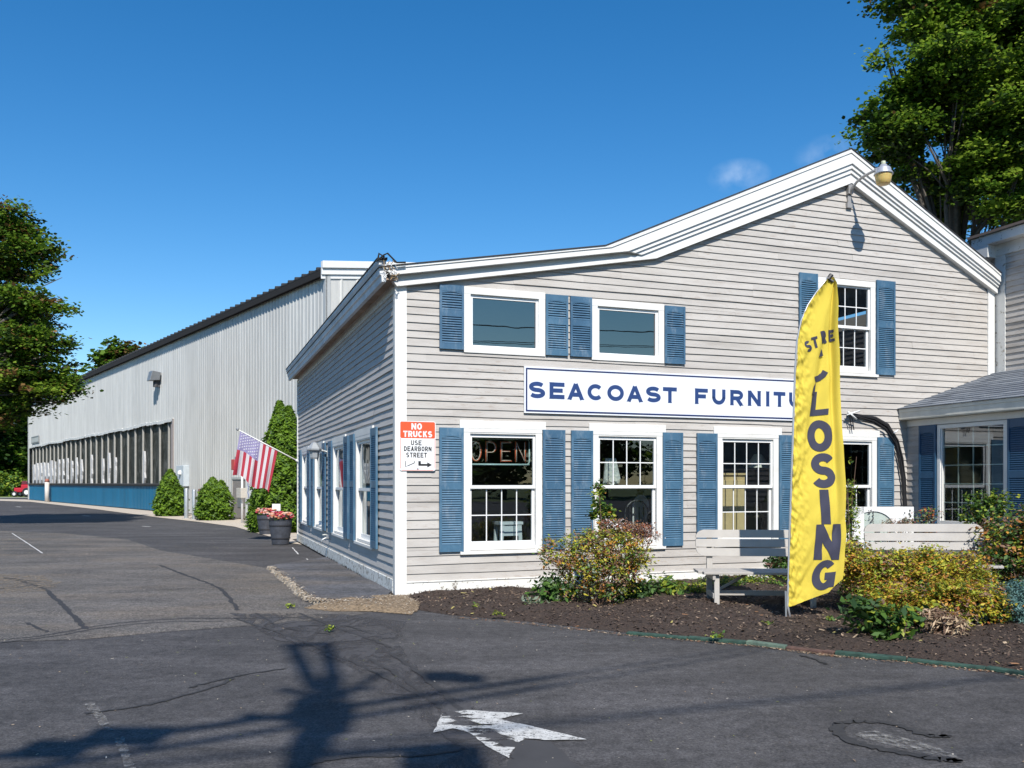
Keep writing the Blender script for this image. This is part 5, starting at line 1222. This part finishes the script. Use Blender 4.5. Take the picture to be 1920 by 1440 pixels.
def leaves(name, P_, size, mats, mi, parent, seed=0, aspect=.6, flat=.6, outdir=None, six=False):
    """P_: (N,3) leaf centres; one leaf-shaped quad (or 6-gon) each"""
    rg = np.random.default_rng(seed); N = len(P_)
    nrm = rg.normal(size=(N, 3)); nrm[:, 2] = np.abs(nrm[:, 2])+flat*1.6
    if outdir is not None: nrm += outdir*.9
    nrm /= np.linalg.norm(nrm, axis=1)[:, None]
    a = rg.normal(size=(N, 3)); a -= (a*nrm).sum(1)[:, None]*nrm; a /= np.linalg.norm(a, axis=1)[:, None]
    b = np.cross(nrm, a); s = size*(.55+.9*rg.random(N))[:, None]
    if six:
        V = np.stack([P_-a*s, P_-a*s*.35+b*s*aspect-nrm*s*.12, P_+a*s*.45+b*s*aspect*.75-nrm*s*.15, P_+a*s, P_+a*s*.45-b*s*aspect*.75-nrm*s*.15, P_-a*s*.35-b*s*aspect-nrm*s*.12], 1); k = 6
    else:
        V = np.stack([P_-a*s, P_+b*s*aspect-nrm*s*.15, P_+a*s, P_-b*s*aspect-nrm*s*.15], 1); k = 4
    V = V.reshape(-1, 3).astype(np.float32)
    me = bpy.data.meshes.new(name); me.vertices.add(len(V)); me.vertices.foreach_set('co', V.ravel())
    me.loops.add(N*k); me.loops.foreach_set('vertex_index', np.arange(N*k, dtype=np.int32))
    me.polygons.add(N); me.polygons.foreach_set('loop_start', np.arange(0, N*k, k, dtype=np.int32))
    for mt in mats: me.materials.append(mt)
    me.polygons.foreach_set('material_index', np.asarray(mi, dtype=np.int32)); me.update(calc_edges=True)
    o = bpy.data.objects.new(name, me); COL.objects.link(o)
    if parent is not None: o.parent = parent
    return o
def clumped(blobs, ncl, per, rc, seed, shell=.55, flat=.7, sup=None):
    """leaf centres gathered in clumps through a union of ellipsoids (cx,cy,cz,rx,ry,rz)"""
    rg = np.random.default_rng(seed); B = np.array(blobs, float); wt = B[:, 3]*B[:, 4]*B[:, 5]; wt = wt**.8; wt /= wt.sum()
    k = rg.choice(len(B), ncl, p=wt); d = rg.normal(size=(ncl, 3)); d /= np.linalg.norm(d, axis=1)[:, None]
    r = (shell+(1-shell)*rg.random(ncl))[:, None]; C = B[k, :3]+d*r*B[k, 3:]
    if sup:                                  # clumps gathered again round fewer branch ends, so gaps open between them
        ns, sr = sup; k2 = rg.integers(0, ns, ncl); C = C[:ns][k2]+rg.normal(size=(ncl, 3))*sr*np.array([1, 1, .42]); d = d[:ns][k2]*.6+d*.4
    q = rg.normal(size=(ncl, per, 3))*rc*(.6+.8*rg.random((ncl, 1, 1))); q[..., 2] *= flat
    P_ = (C[:, None]+q).reshape(-1, 3); O = np.repeat(d, per, 0); cl = np.repeat(np.arange(ncl), per)
    return P_, O, cl
def stems(mb, n, base, blobs, seed, r=.008):
    rg = np.random.default_rng(seed)
    for i in range(n):
        b = blobs[rg.integers(len(blobs))]; d = rg.normal(size=3); d /= np.linalg.norm(d)
        e = Vector((b[0]+d[0]*b[3]*.8, b[1]+d[1]*b[4]*.8, b[2]+abs(d[2])*b[5]*.8)); s = Vector((base[0]+rg.normal()*.06, base[1]+rg.normal()*.06, base[2]))
        m_ = (s+e)/2+Vector((rg.normal()*.05, rg.normal()*.05, .08)); mb.tube([tuple(s), tuple(m_), tuple(e)], [r, r*.7, r*.35], 4)
M_twig = plain('twig', (.16, .10, .07), .9); M_bark = plain('bark', (.10, .085, .07), .95, var=.4, nscale=12, bmp=.8)
def shrub(name, label, cat, px, yb, Y, blobs, ncl, per, rc, size, mats, wts, seed, group=None, nst=14, aspect=.5, flat=.5, shell=.4, z=.04, bands=None):
    """blobs given in metres relative to the base: x right, y away, z up"""
    x = (px-960)/F*Y; g = empty(name, (x, Y, z), label, cat, group)
    P_, O, cl = clumped(blobs, ncl, per, rc, seed, shell); keep = P_[:, 2] > .0; P_, O, cl = P_[keep], O[keep], cl[keep]
    rg = np.random.default_rng(seed+1); cm = rg.choice(len(mats), ncl, p=wts)
    if bands is not None:
        for c in range(ncl): pass
    mi = np.where(rg.random(len(P_)) < .7, cm[cl], rg.choice(len(mats), len(P_), p=wts))
    leaves('foliage', P_, size, mats, mi, g, seed, aspect, flat, O*.6)
    if nst: mb = MB(); stems(mb, nst, (0, 0, 0), blobs, seed); mb.build('stems', M_twig, g)
    return g
L_yel = leafmat('leaf_yellow', (.50, .40, .03), (.62, .52, .06), .35, (.40, .42, .04)); L_org = leafmat('leaf_orange', (.42, .17, .03), (.55, .28, .05), .3, (.30, .10, .03))
L_yg = leafmat('leaf_yellow_green', (.22, .30, .03), (.36, .40, .05), .35); L_grn = leafmat('leaf_green', (.05, .12, .02), (.10, .19, .035), .3); L_dkg = leafmat('leaf_dark_green', (.025, .065, .018), (.05, .10, .03), .25)
L_brn = leafmat('leaf_brown', (.20, .11, .07), (.30, .18, .12), .2, (.14, .07, .05)); L_red = leafmat('leaf_red', (.25, .06, .03), (.40, .12, .05), .25); L_wht = leafmat('petal_white', (.70, .66, .66), (.80, .78, .76), .2); L_tan = leafmat('leaf_dry', (.42, .32, .20), (.52, .38, .25), .2)
L_gry = leafmat('leaf_grey_green', (.16, .20, .14), (.26, .30, .22), .25)
# bush in front of the second window
shrub('spirea_bush', 'rounded yellow and brown spirea below the second lower window', 'bush', 1118, 1130, 10.6,
      [(-.42, 0, .62, .30, .26, .24), (-.05, 0, .55, .36, .3, .33), (.32, .0, .60, .36, .28, .30), (.1, .05, .78, .5, .25, .14), (-.2, 0, .35, .34, .26, .3), (.22, -.05, .32, .32, .25, .28), (.50, .05, .5, .18, .2, .2)],
      620, 18, .045, .020, [L_yg, L_yel, L_org, L_brn, L_grn, L_gry], [.22, .16, .14, .26, .14, .08], 41)
shrub('flowering_stonecrop', 'dark red flat topped stonecrop behind the yellow spirea, against the second window', 'plant', 1168, 1100, 11.25,
      [(-.12, 0, .93, .2, .16, .07), (.16, 0, .90, .24, .16, .06), (.28, .0, .80, .2, .15, .1)], 150, 16, .035, .014, [L_red, L_brn, L_wht, L_org], [.22, .50, .20, .08], 42, nst=26)
shrub('climbing_vine', 'narrow green vine climbing the left edge of the second window', 'vine', 1125, 1100, 11.45,
      [(-.03, 0, 1.30, .10, .08, .16), (.04, 0, 1.08, .14, .08, .15), (.10, 0, .90, .16, .1, .10), (-.10, 0, 1.05, .07, .06, .05), (-.10, 0, .82, .06, .06, .05), (.17, 0, 1.0, .06, .05, .08)], 90, 12, .03, .026, [L_yg, L_grn, L_org, L_dkg], [.32, .42, .06, .2], 43, nst=8, aspect=.7)
def lowplant(label, px, yb, w, h, mats, wts, seed, size=.05, n=60, cat='plant', d=.2, name='leafy_plant'):
    x, Y = G(px, yb); return shrub(name, label, cat, px, yb, Y, [(0, 0, h*.45, w, d, h*.55)], n, 8, .05, size, mats, wts, seed, nst=6, aspect=.42, flat=.3, shell=.3)
lowplant('low dark green leafy plant left of the spirea, nearest the shop corner', 1040, 1140, .26, .36, [L_grn, L_dkg, L_gry], [.5, .35, .15], 51, .045, 70)
lowplant('small creeping green plant leftmost on the mulch beside the spirea', 1000, 1142, .14, .10, [L_grn, L_gry], [.6, .4], 52, .035, 26)
lowplant('glossy green plant in front of the right half of the spirea', 1190, 1130, .30, .26, [L_dkg, L_grn], [.5, .5], 53, .045, 80)
lowplant('bright green plant between the spirea and the left bench', 1250, 1126, .26, .28, [L_grn, L_yg], [.7, .3], 54, .04, 60)
lowplant('yellowish ground plant just left of the left bench', 1298, 1116, .28, .12, [L_yg, L_grn, L_yel], [.55, .3, .15], 55, .022, 90)
lowplant('green ground plant growing under the left bench', 1400, 1104, .75, .16, [L_grn, L_yg, L_dkg], [.4, .4, .2], 56, .026, 170, d=.35)
lowplant('leafy shrub behind the left bench beside the banner', 1463, 1096, .22, .50, [L_dkg, L_grn, L_brn], [.5, .35, .15], 57, .045, 90)
lowplant('green clump right of the banner foot', 1610, 1130, .32, .22, [L_yg, L_grn], [.4, .6], 58, .035, 70)
# big yellow shrub
shrub('yellow_spirea', 'large yellow and orange spirea in front of the right bench', 'bush', 1725, 1190, 9.35,
      [(-.60, .5, .58, .24, .25, .26), (-.30, .1, .56, .34, .3, .20), (.15, .1, .58, .42, .3, .20), (.50, .05, .50, .28, .28, .24), (-.38, .0, .32, .28, .3, .24), (.05, -.1, .36, .40, .3, .26), (.45, -.05, .30, .30, .26, .22), (.66, .0, .34, .16, .2, .24), (-.40, -.42, .24, .30, .25, .20), (.02, -.50, .27, .38, .25, .23), (.40, -.38, .25, .28, .25, .22), (.66, -.3, .2, .12, .16, .2)],
      1750, 20, .045, .021, [L_yel, L_yg, L_org, L_brn, L_grn], [.34, .22, .17, .15, .12], 44, nst=30)
shrub('leafy_plant', 'broad leaved dark green plant at the front foot of the yellow spirea', 'plant', 1672, 1215, 8.1,
      [(-.08, 0, .16, .22, .2, .16), (.12, -.03, .22, .12, .12, .12), (-.25, .05, .28, .16, .2, .14)], 70, 7, .06, .055, [L_grn, L_dkg, L_yg], [.5, .38, .12], 45, nst=10, aspect=.4)
shrub('dry_stalks', 'pile of pale dry stalks between the yellow spirea and the blue juniper', 'dead plant', 1778, 1200, 8.45,
      [(0, 0, .10, .22, .2, .12), (-.15, 0, .16, .12, .15, .12)], 60, 8, .05, .04, [L_tan, L_brn], [.7, .3], 46, nst=44, aspect=.18)
L_blu = leafmat('juniper_blue', (.07, .16, .15), (.15, .27, .25), .2, (.05, .11, .09))
shrub('blue_juniper', 'dense blue green juniper mound at the right edge', 'bush', 1922, 1190, 9.0, [(0, 0, .24, .34, .34, .24), (.25, .1, .26, .3, .3, .24)], 560, 16, .03, .016, [L_blu], [1.0], 47, nst=0, aspect=.4)
shrub('blue_juniper', 'small blue green juniper tuft below the yellow spirea', 'bush', 1822, 1180, 9.0, [(0, 0, .16, .17, .15, .12)], 110, 16, .025, .014, [L_blu], [1.0], 48, nst=0, aspect=.4)
shrub('green_shrub', 'tall green and orange shrub at the right edge behind the right bench', 'bush', 1905, 1110, 10.6,
      [(-.12, 0, .75, .30, .3, .34), (.22, 0, .85, .35, .3, .4), (.0, 0, .42, .36, .3, .3)], 420, 14, .06, .030, [L_grn, L_yg, L_org, L_brn, L_dkg], [.28, .17, .15, .2, .2], 49, nst=24)
shrub('climbing_rose', 'leggy green rose in front of the picture window', 'bush', 1845, 1050, 12.2,
      [(-.12, 0, 1.02, .28, .15, .20), (.20, 0, 1.12, .25, .15, .22), (.0, 0, 1.25, .35, .12, .10), (.1, 0, .8, .3, .2, .2)], 170, 10, .05, .028, [L_grn, L_yg, L_dkg], [.5, .25, .25], 50, nst=26, aspect=.65)
shrub('dry_hydrangea', 'brown dried flower heads in front of the white arched panel', 'plant', 1682, 1050, 12.2, [(-.05, 0, .86, .22, .12, .09), (.12, 0, .93, .10, .1, .08)], 70, 14, .03, .017, [L_brn, L_tan, L_gry], [.5, .25, .25], 60, nst=22)
shrub('rose_bush', 'thin rosebush with a few red blooms left of the picture window', 'bush', 1730, 1050, 12.0, [(0, 0, .90, .20, .15, .20), (.10, 0, 1.05, .10, .1, .10)], 60, 9, .05, .022, [L_grn, L_red, L_gry, L_org], [.4, .2, .3, .1], 61, nst=22)
shrub('tall_lily', 'tall thin leafy stem rising along the right side of the banner', 'plant', 1597, 1080, 10.9, [(0, 0, .9, .09, .1, .42), (-.02, 0, 1.35, .05, .05, .25), (.03, 0, 1.75, .06, .05, .06)], 80, 7, .03, .030, [L_yg, L_grn], [.5, .5], 62, nst=7, aspect=.28)
shrub('leafy_plant', 'mixed green and orange growth between the banner and the right bench', 'bush', 1612, 1080, 10.4, [(0, 0, .35, .26, .25, .30), (-.05, 0, .6, .22, .2, .22)], 180, 14, .05, .022, [L_brn, L_grn, L_yg, L_org], [.3, .3, .2, .2], 63, nst=16)
for px, py, s, sd_, lb in ((545, 1141, .05, 71, 'tiny grass tuft at the broken end of the asphalt slab'), (618, 1186, .04, 72, 'single bright green weed on the asphalt below the dirt patch'), (1345, 1206, .12, 73, 'small weed at the pale green edging timber'), (1440, 1184, .05, 74, 'tiny weed on the mulch left of the banner pole'), (1556, 1172, .05, 75, 'tiny weed on the mulch right of the banner foot'), (890, 1147, .04, 76, 'small pale green weed on the mulch near the shop corner'), (935, 1162, .07, 77, 'yellowish weed at the asphalt edge below the first window')):
    x, Y = G(px, py); shrub('weed', lb, 'weed', px, py, Y, [(0, 0, .02, s, s*.8, .02)], 9, 7, .018, .018, [L_yg, L_grn], [.6, .4], sd_, nst=0, z=.02 if px < 700 else .05)

# evergreens beside the warehouse
L_ev = leafmat('arborvitae_green', (.11, .20, .014), (.19, .32, .025), .35, (.05, .11, .014)); L_evd = leafmat('arborvitae_dark', (.05, .11, .014), (.09, .17, .022), .25)
def evergreen(label, px, yb, Y, cones, n, size, seed, z=0):
    x = (px-960)/F*Y; g = empty('arborvitae', (x, Y, z), label, 'evergreen', 'evergreens along the warehouse'); rg = np.random.default_rng(seed); A, O, K = [], [], []
    for cx, cy, r, h, f in cones:
        m_ = int(n*f); t = rg.random(m_)**1.1; a = rg.random(m_)*6.283
        prof = np.interp(t, [0, .12, .35, .6, .82, 1], [.78, 1.0, 1.02, .84, .52, .10]); lump = 1+.15*np.sin(a*3+t*14+seed)+.10*np.sin(a*7-t*31)+.07*np.sin(a*13+t*53)
        rr = r*prof*lump*(.80+.24*rg.random(m_)+.16*(rg.random(m_) > .93)*rg.random(m_)); A.append(np.stack([cx+rr*np.cos(a), cy+rr*np.sin(a), t*h+.03], 1)); O.append(np.stack([np.cos(a), np.sin(a), .5+0*a], 1)*1.6)
        K.append((np.sin(a*5+t*40) > .75).astype(int))
    P_ = np.concatenate(A); leaves('foliage', P_, size, [L_ev, L_evd], np.concatenate(K), g, seed, .45, .25, np.concatenate(O))
    mb = MB()
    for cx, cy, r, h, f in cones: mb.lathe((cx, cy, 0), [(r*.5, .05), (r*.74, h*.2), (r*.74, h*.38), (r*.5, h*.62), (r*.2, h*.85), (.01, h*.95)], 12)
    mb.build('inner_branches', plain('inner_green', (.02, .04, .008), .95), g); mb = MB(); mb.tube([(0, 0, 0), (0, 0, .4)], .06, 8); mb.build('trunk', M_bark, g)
    return g
evergreen('small evergreen with a pointed tip beside the galvanised bollards', 319, 968, 40.0, [(.0, 0, .56, 2.1, .4), (-.22, 0, .48, 1.55, .3), (.24, .05, .46, 1.5, .3)], 9000, .075, 81)
evergreen('round topped evergreen between the bollards and the service door', 403, 976, 35.6, [(-.1, 0, .58, 1.70, .4), (.26, 0, .46, 1.58, .3), (-.30, 0, .42, 1.45, .3)], 9000, .068, 82)
evergreen('tall double tipped evergreen behind the striped flag', 520, 996, 26.9, [(.02, .2, .62, 4.0, .5), (.30, .2, .60, 3.85, .42), (-.28, 0, .5, 2.5, .25), (.2, -.2, .66, 2.6, .3), (-.60, .2, .36, 1.5, .12)], 26000, .055, 83)

# broad trees
def tree(name, label, x, y, trunk_h, r0, blobs, ncl, per, rc, size, mats, wts, seed, group=None, shell=.35, limbs=10, cat='tree', six=True, lean=0, sup=None):
    g = empty(name, (x, y, 0), label, cat, group); rg = np.random.default_rng(seed); mb = MB()
    top = max(b[2] for b in blobs)
    mb.tube([(0, 0, -.1), (lean*.2, 0, trunk_h*.5), (lean*.5, 0, trunk_h), (lean, 0, top)], [r0*1.25, r0, r0*.85, r0*.3], 10); mb.build('trunk', M_bark, g, smooth=True)
    mb = MB()
    for i in range(limbs):
        b = blobs[i % len(blobs)]; d = rg.normal(size=3)*.3; h0 = trunk_h*(.75+.5*rg.random()); s = Vector((lean*.5, 0, h0)); e = Vector((b[0]+d[0]*b[3], b[1]+d[1]*b[4], b[2]+d[2]*b[5]))
        m_ = s+(e-s)*.5+Vector((rg.normal()*.25, rg.normal()*.25, .5)); mb.tube([tuple(s), tuple(m_), tuple(e)], [r0*.42, r0*.25, r0*.06], 6)
        for k in range(3): f = e+Vector(rg.normal(size=3)*.35); mb.tube([tuple(m_), tuple((m_+f)/2+Vector((0, 0, .2))), tuple(f)], [r0*.15, r0*.1, r0*.03], 4)
    mb.build('limbs', M_bark, g, smooth=True)
    P_, O, cl = clumped(blobs, ncl, per, rc, seed, shell, .5, sup); cm = rg.choice(len(mats), ncl, p=wts)
    mi = np.where(rg.random(len(P_)) < .65, cm[cl], rg.choice(len(mats), len(P_), p=wts)); leaves('crown', P_, size, mats, mi, g, seed, .8, .9, O*.35, six)
    return g
T_a = leafmat('maple_green', (.07, .15, .016), (.15, .26, .026), .50); T_b = leafmat('maple_light', (.20, .32, .03), (.31, .43, .05), .52); T_c = leafmat('maple_dark', (.018, .045, .01), (.035, .07, .014), .25); T_r = leafmat('maple_rust', (.16, .10, .03), (.26, .14, .05), .3)
TX, TY = 14.6, 29.0
def tb(px, py, Y, r, rz=None): q = D(px, py, Y); return (q[0]-TX, q[1]-TY, q[2], r, r*1.0, rz or r*.8)
bl_ = [tb(1700, 215, 28, 1.15, 1.25), tb(1655, 120, 28, .55, .9), tb(1652, 205, 28, .55, .7), tb(1672, 262, 28.4, .7, .6), tb(1755, 60, 28, 1.3, 1.3), tb(1710, 150, 27.6, .9, .7), tb(1760, 180, 28.8, 1.0, .9), tb(1830, 110, 27, 1.4, 1.1), tb(1880, 20, 28, 2.0, 1.6), tb(1960, 130, 28, 1.8, 1.6),
       tb(1790, 250, 28, 1.2, .9), tb(1720, 262, 27.8, .6, .5), tb(1900, 240, 27, 1.4, 1.2), tb(1770, 335, 28.4, 1.1, .7), tb(1725, 312, 28.6, .6, .4), tb(1860, 345, 27.6, 1.3, 1.0), tb(1940, 360, 28.4, 1.4, 1.2), tb(1840, 420, 28.6, 1.0, .8), tb(1800, -60, 28, 2.4, 1.8), tb(1950, -100, 29, 2.8, 2.2), tb(2080, 100, 29, 2.6, 2.6), tb(2050, 300, 29, 2.4, 2.2), tb(1790, 400, 30, .9, .7), tb(1900, 150, 31, 2.8, 2.6), tb(1850, 300, 31, 2.0, 1.8)]
tree('maple_tree', 'tall dark green maple rising behind the right end of the shop', TX, TY, 6.5, .27, bl_, 3600, 80, .20, .064, [T_a, T_b, T_c, T_r], [.43, .31, .25, .01], 91, shell=.5, limbs=18, sup=(420, .42))
TX, TY = -21.5, 31.0
bl2 = [tb(20, 425, 30, .9, .65), tb(-30, 470, 30, 1.6, 1.1), tb(60, 470, 30, .7, .6), tb(50, 545, 30, 1.2, .9), tb(85, 560, 29.6, .7, .6), tb(-40, 600, 30.5, 1.9, 1.4), tb(70, 640, 30, 1.1, .7), tb(110, 640, 30, .55, .35), tb(20, 700, 30, 1.4, .9), tb(90, 715, 30, .8, .5), tb(60, 750, 30, .8, .4), tb(118, 755, 30, .35, .2), tb(-80, 720, 30.5, 2.0, 1.4), tb(-150, 560, 31, 2.4, 2.4), tb(-40, 640, 33, 2.4, 2.4), tb(-10, 770, 30, .9, .45)]
tree('maple_tree', 'broad green maple with rusty leaves at the left edge over the driveway', TX, TY, 3.4, .33, bl2, 2000, 72, .18, .060, [T_a, T_b, T_c, T_r], [.46, .20, .20, .14], 92, shell=.45, limbs=24, sup=(270, .36))
# small crown showing above the warehouse roof
TX, TY = D(222, 700, 97)[0], 97.0
bl3 = [tb(225, 655, 97, 1.7, 1.0), tb(200, 668, 97, 1.4, .9), tb(248, 665, 97, 1.5, 1.0), tb(222, 690, 97, 2.6, 1.2), tb(215, 720, 98, 3.2, 2.0)]
tree('round_tree', 'small round tree crown showing above the warehouse roofline', TX, TY, 10, .35, bl3, 200, 26, .5, .26, [T_a, T_c, T_r], [.5, .3, .2], 93, limbs=8)
# trees and thicket at the far end of the drive
for k, (px, Y, h, r, mt, lb) in enumerate(((10, 112, 15, 4.2, [.5, .1, .4, 0], 'dark tree far left behind the lawn, nearest the left edge'), (52, 118, 14, 4.5, [.45, .2, .35, 0], 'mid green tree far left directly beside the end of the warehouse'), (-60, 108, 17, 5, [.4, .1, .5, 0], 'dark tree beyond the left edge of the lawn'), (100, 125, 13, 4.5, [.5, .2, .3, 0], 'tree behind the far corner of the warehouse'), (-120, 104, 16, 5, [.5, .1, .4, 0], 'outermost tree at the far left of the lawn'))):
    X = (px-960)/F*Y; rg = np.random.default_rng(100+k)
    bb = [(rg.normal()*r*.35, rg.normal()*r*.3, h*(.2+.72*t), r*(.95-.45*abs(t-.4)), r*.8, h*.17) for t in (0, .2, .4, .6, .8, 1)]
    tree('woodland_tree', lb, X, Y, h*.35, .3, bb, 330, 22, .7, .30, [T_a, T_b, T_c, T_r], mt, 110+k, 'trees at the far end of the drive', limbs=6)
x, Y = G(25, 917); X = (22-960)/F*100
lowb = [(-9+2.2*i, (i % 3)*1.2, 1.0+.5*(i % 2), 1.9, 1.5, 1.3) for i in range(10)]
g = empty('hedge', (X, 103, 0), 'low yellowish green thicket below the trees at the far left', 'hedge')
P_, O, cl = clumped(lowb, 260, 18, .4, 120, .5); P_[:, 2] = np.abs(P_[:, 2]); leaves('foliage', P_, .2, [L_grn, T_b, L_yg], np.random.default_rng(1).choice(3, len(P_), p=[.5, .3, .2]), g, 121, .7, .5, O, False)
# little red tractor at the end of the lawn
X, Yc = (46-960)/F*97, 97.0
g = empty('red_tractor', (X, Yc, 0), 'small red utility tractor parked at the far end beside the warehouse', 'tractor')
M_rd = plain('tractor_red', (.42, .015, .03), .4)
mb = MB(); mb.box(-.15, 1.0, -.5, .5, .55, 1.35); mb.box(-1.0, -.1, -.35, .35, .5, 1.0); mb.build('body', M_rd, g, bevel=.08)
mb = MB(); mb.box(-.1, .5, -.45, .45, 1.35, 1.75); mb.build('cab', plain('tractor_dark', (.12, .02, .03), .4), g, bevel=.06)
for xx, rr in ((-.75, .32), (.6, .5)):
    for yy in (-.6, .6): mb = MB(); mb.tube([(xx, yy-.12, rr), (xx, yy+.12, rr)], rr, 16); w = mb.build('wheel', M_black, g, bevel=.03); mb = MB(); mb.tube([(xx, yy-.14, rr), (xx, yy+.14, rr)], rr*.5, 12); mb.build('rim', M_white, w)

# ================================================================== BEHIND THE VIEWER: pole whose shadow falls on the lot, wires, trees across the street
PX, PY = -.05, -4.07; CT = math.cos(R(SEL))/math.sin(R(SEL)); sx_, sy_ = -math.sin(R(SAZ))*CT, math.cos(R(SAZ))*CT
def cast(px, py, z): x, y = G(px, py); return (x-sx_*z-PX, y-sy_*z-PY, z)
g = empty('utility_pole', (PX, PY, 0), 'wooden utility pole with transformers standing behind the viewer', 'utility pole')
M_pole = plain('pole_wood', (.14, .10, .07), .9, var=.3, bmp=.5); mb = MB(); mb.tube([(0, 0, -.02), (0, 0, 10.6)], [.13, .09], 12); mb.build('pole', M_pole, g, smooth=True)
a = cast(530, 1210, 11.9); b_ = cast(625, 1207, 11.9); a2 = cast(548, 1211, 11.85); b2 = cast(612, 1209, 11.85)
mb = MB(); mb.tube([a, b_], .05, 6); mb.build('crossarm', M_pole, g)
mb = MB(); mb.tube([a2, (-.1, 0, 10.2)], .07, 6); mb.tube([b2, (.05, 0, 10.2)], .07, 6); mb.build('strut', M_pole, g)
for k, (ox, oz, r, h) in enumerate(((-.10, 9.5, .11, .5), (.13, 9.25, .12, .6), (.03, 8.8, .13, .4))):
    mb = MB(); mb.lathe((ox, -.12, oz), [(.001, 0), (r, 0), (r, h), (r*.6, h+.06), (.001, h+.08)], 16); mb.tube([(ox, -.12, oz+h), (ox+.05, -.12, oz+h+.3)], .03, 6); mb.build('transformer', M_galv, g)
mb = MB(); mb.tube([(0, 0, 8.65), cast(860, 1395, 8.6)], .05, 6); q = cast(850, 1420, 8.55); mb.box(q[0]-.28, q[0]+.16, q[1]-.12, q[1]+.12, 8.2, 8.65); mb.tube([(-.5, 0, 9.5), (.0, 0, 9.35)], .05, 6); mb.tube([(0, 0, 9.9), cast(528, 1292, 9.9)], .05, 6); mb.tube([(0, 0, 9.75), cast(716, 1262, 9.75)], .04, 6); mb.tube([(0, 0, 10.1), cast(700, 1290, 9.3)], .035, 6); mb.build('equipment_arm', M_grey, g)
g = empty('overhead_cable', (PX, PY, 0), 'pair of thick overhead cables strung past the pole behind the viewer', 'cables')
mb = MB()
for l, r_, w in (((75, 1407), (1000, 1274), .055), ((92, 1436), (1000, 1291), .045)):
    a = Vector(cast(*l, 9.3)); b = Vector(cast(*r_, 9.3)); d = (b-a).normalized(); mb.tube([tuple(a-d*40+Vector((0, 0, 1))), tuple(a), tuple(b), tuple(b+d*.5), tuple(b+d*40+Vector((0, 0, 1)))], [w, w, w*.8, .014, .014], 6)
mb.build('cable', M_black, g)
mb = MB()
for px, py, s in ((110, 1392, .09), (240, 1368, .11), (275, 1365, .07), (830, 1258, .07), (880, 1262, .05)): q = cast(px, py+8, 9.3); mb.box(q[0]-s*2.2, q[0]+s*2.2, q[1]-s, q[1]+s, 9.15, 9.36)
mb.build('splice_box', M_black, g)
for k, (z, y0, r, sl_p) in enumerate(((10.6, -6.0, .018, 0), (11.6, -7.0, .012, .0), (8.0, -5.2, .03, .04), (12.2, -9, .012, -.03), (7.2, -8.5, .022, .0), (6.5, -8.0, .012, .03), (6.0, -10.0, .012, -.02), (5.6, -9.0, .030, .045), (6.9, -11.0, .012, .01))):
    g = empty('overhead_wire', (0, y0, 0), ['thin power wire behind the viewer, second highest of the span', 'thin power wire behind the viewer, one below the topmost', 'heavy telephone wire nearest the viewer', 'topmost thin power wire over the street', 'thin slack wire over the street behind the viewer', 'thin wire rising to the right behind the viewer', 'thin wire falling to the right behind the viewer', 'thick low cable over the street, steepest of the span', 'farthest thin wire over the street behind the viewer'][k], 'wire', 'wires along the street')
    mb = MB(); mb.tube([(x, x*.36+x*sl_p, z+.0009*x*x) for x in range(-48, 49, 6)], r, 5); mb.build('wire', M_black, g)
for k in range(9):
    X = -64+16*k; rg = np.random.default_rng(200+k); h = 7.5+rg.random()*2.5+(4 if k == 6 else 0); r = 5.6
    bb = [(rg.normal()*2, rg.normal()*1, h*(.22+.7*t), r*(1-.4*abs(t-.35)), r*.7, h*.2) for t in (0, .25, .5, .75, 1)]
    tree('street_tree', ['leftmost', 'second', 'third', 'fourth', 'middle', 'sixth', 'tallest', 'eighth', 'rightmost'][k]+' bushy tree across the street behind the viewer', X, -44-rg.random()*4, 2.2, .25, bb, 150, 18, .8, .42, [T_a, T_b, T_c], [.5, .1, .4], 210+k, 'trees across the street', limbs=5, six=False)
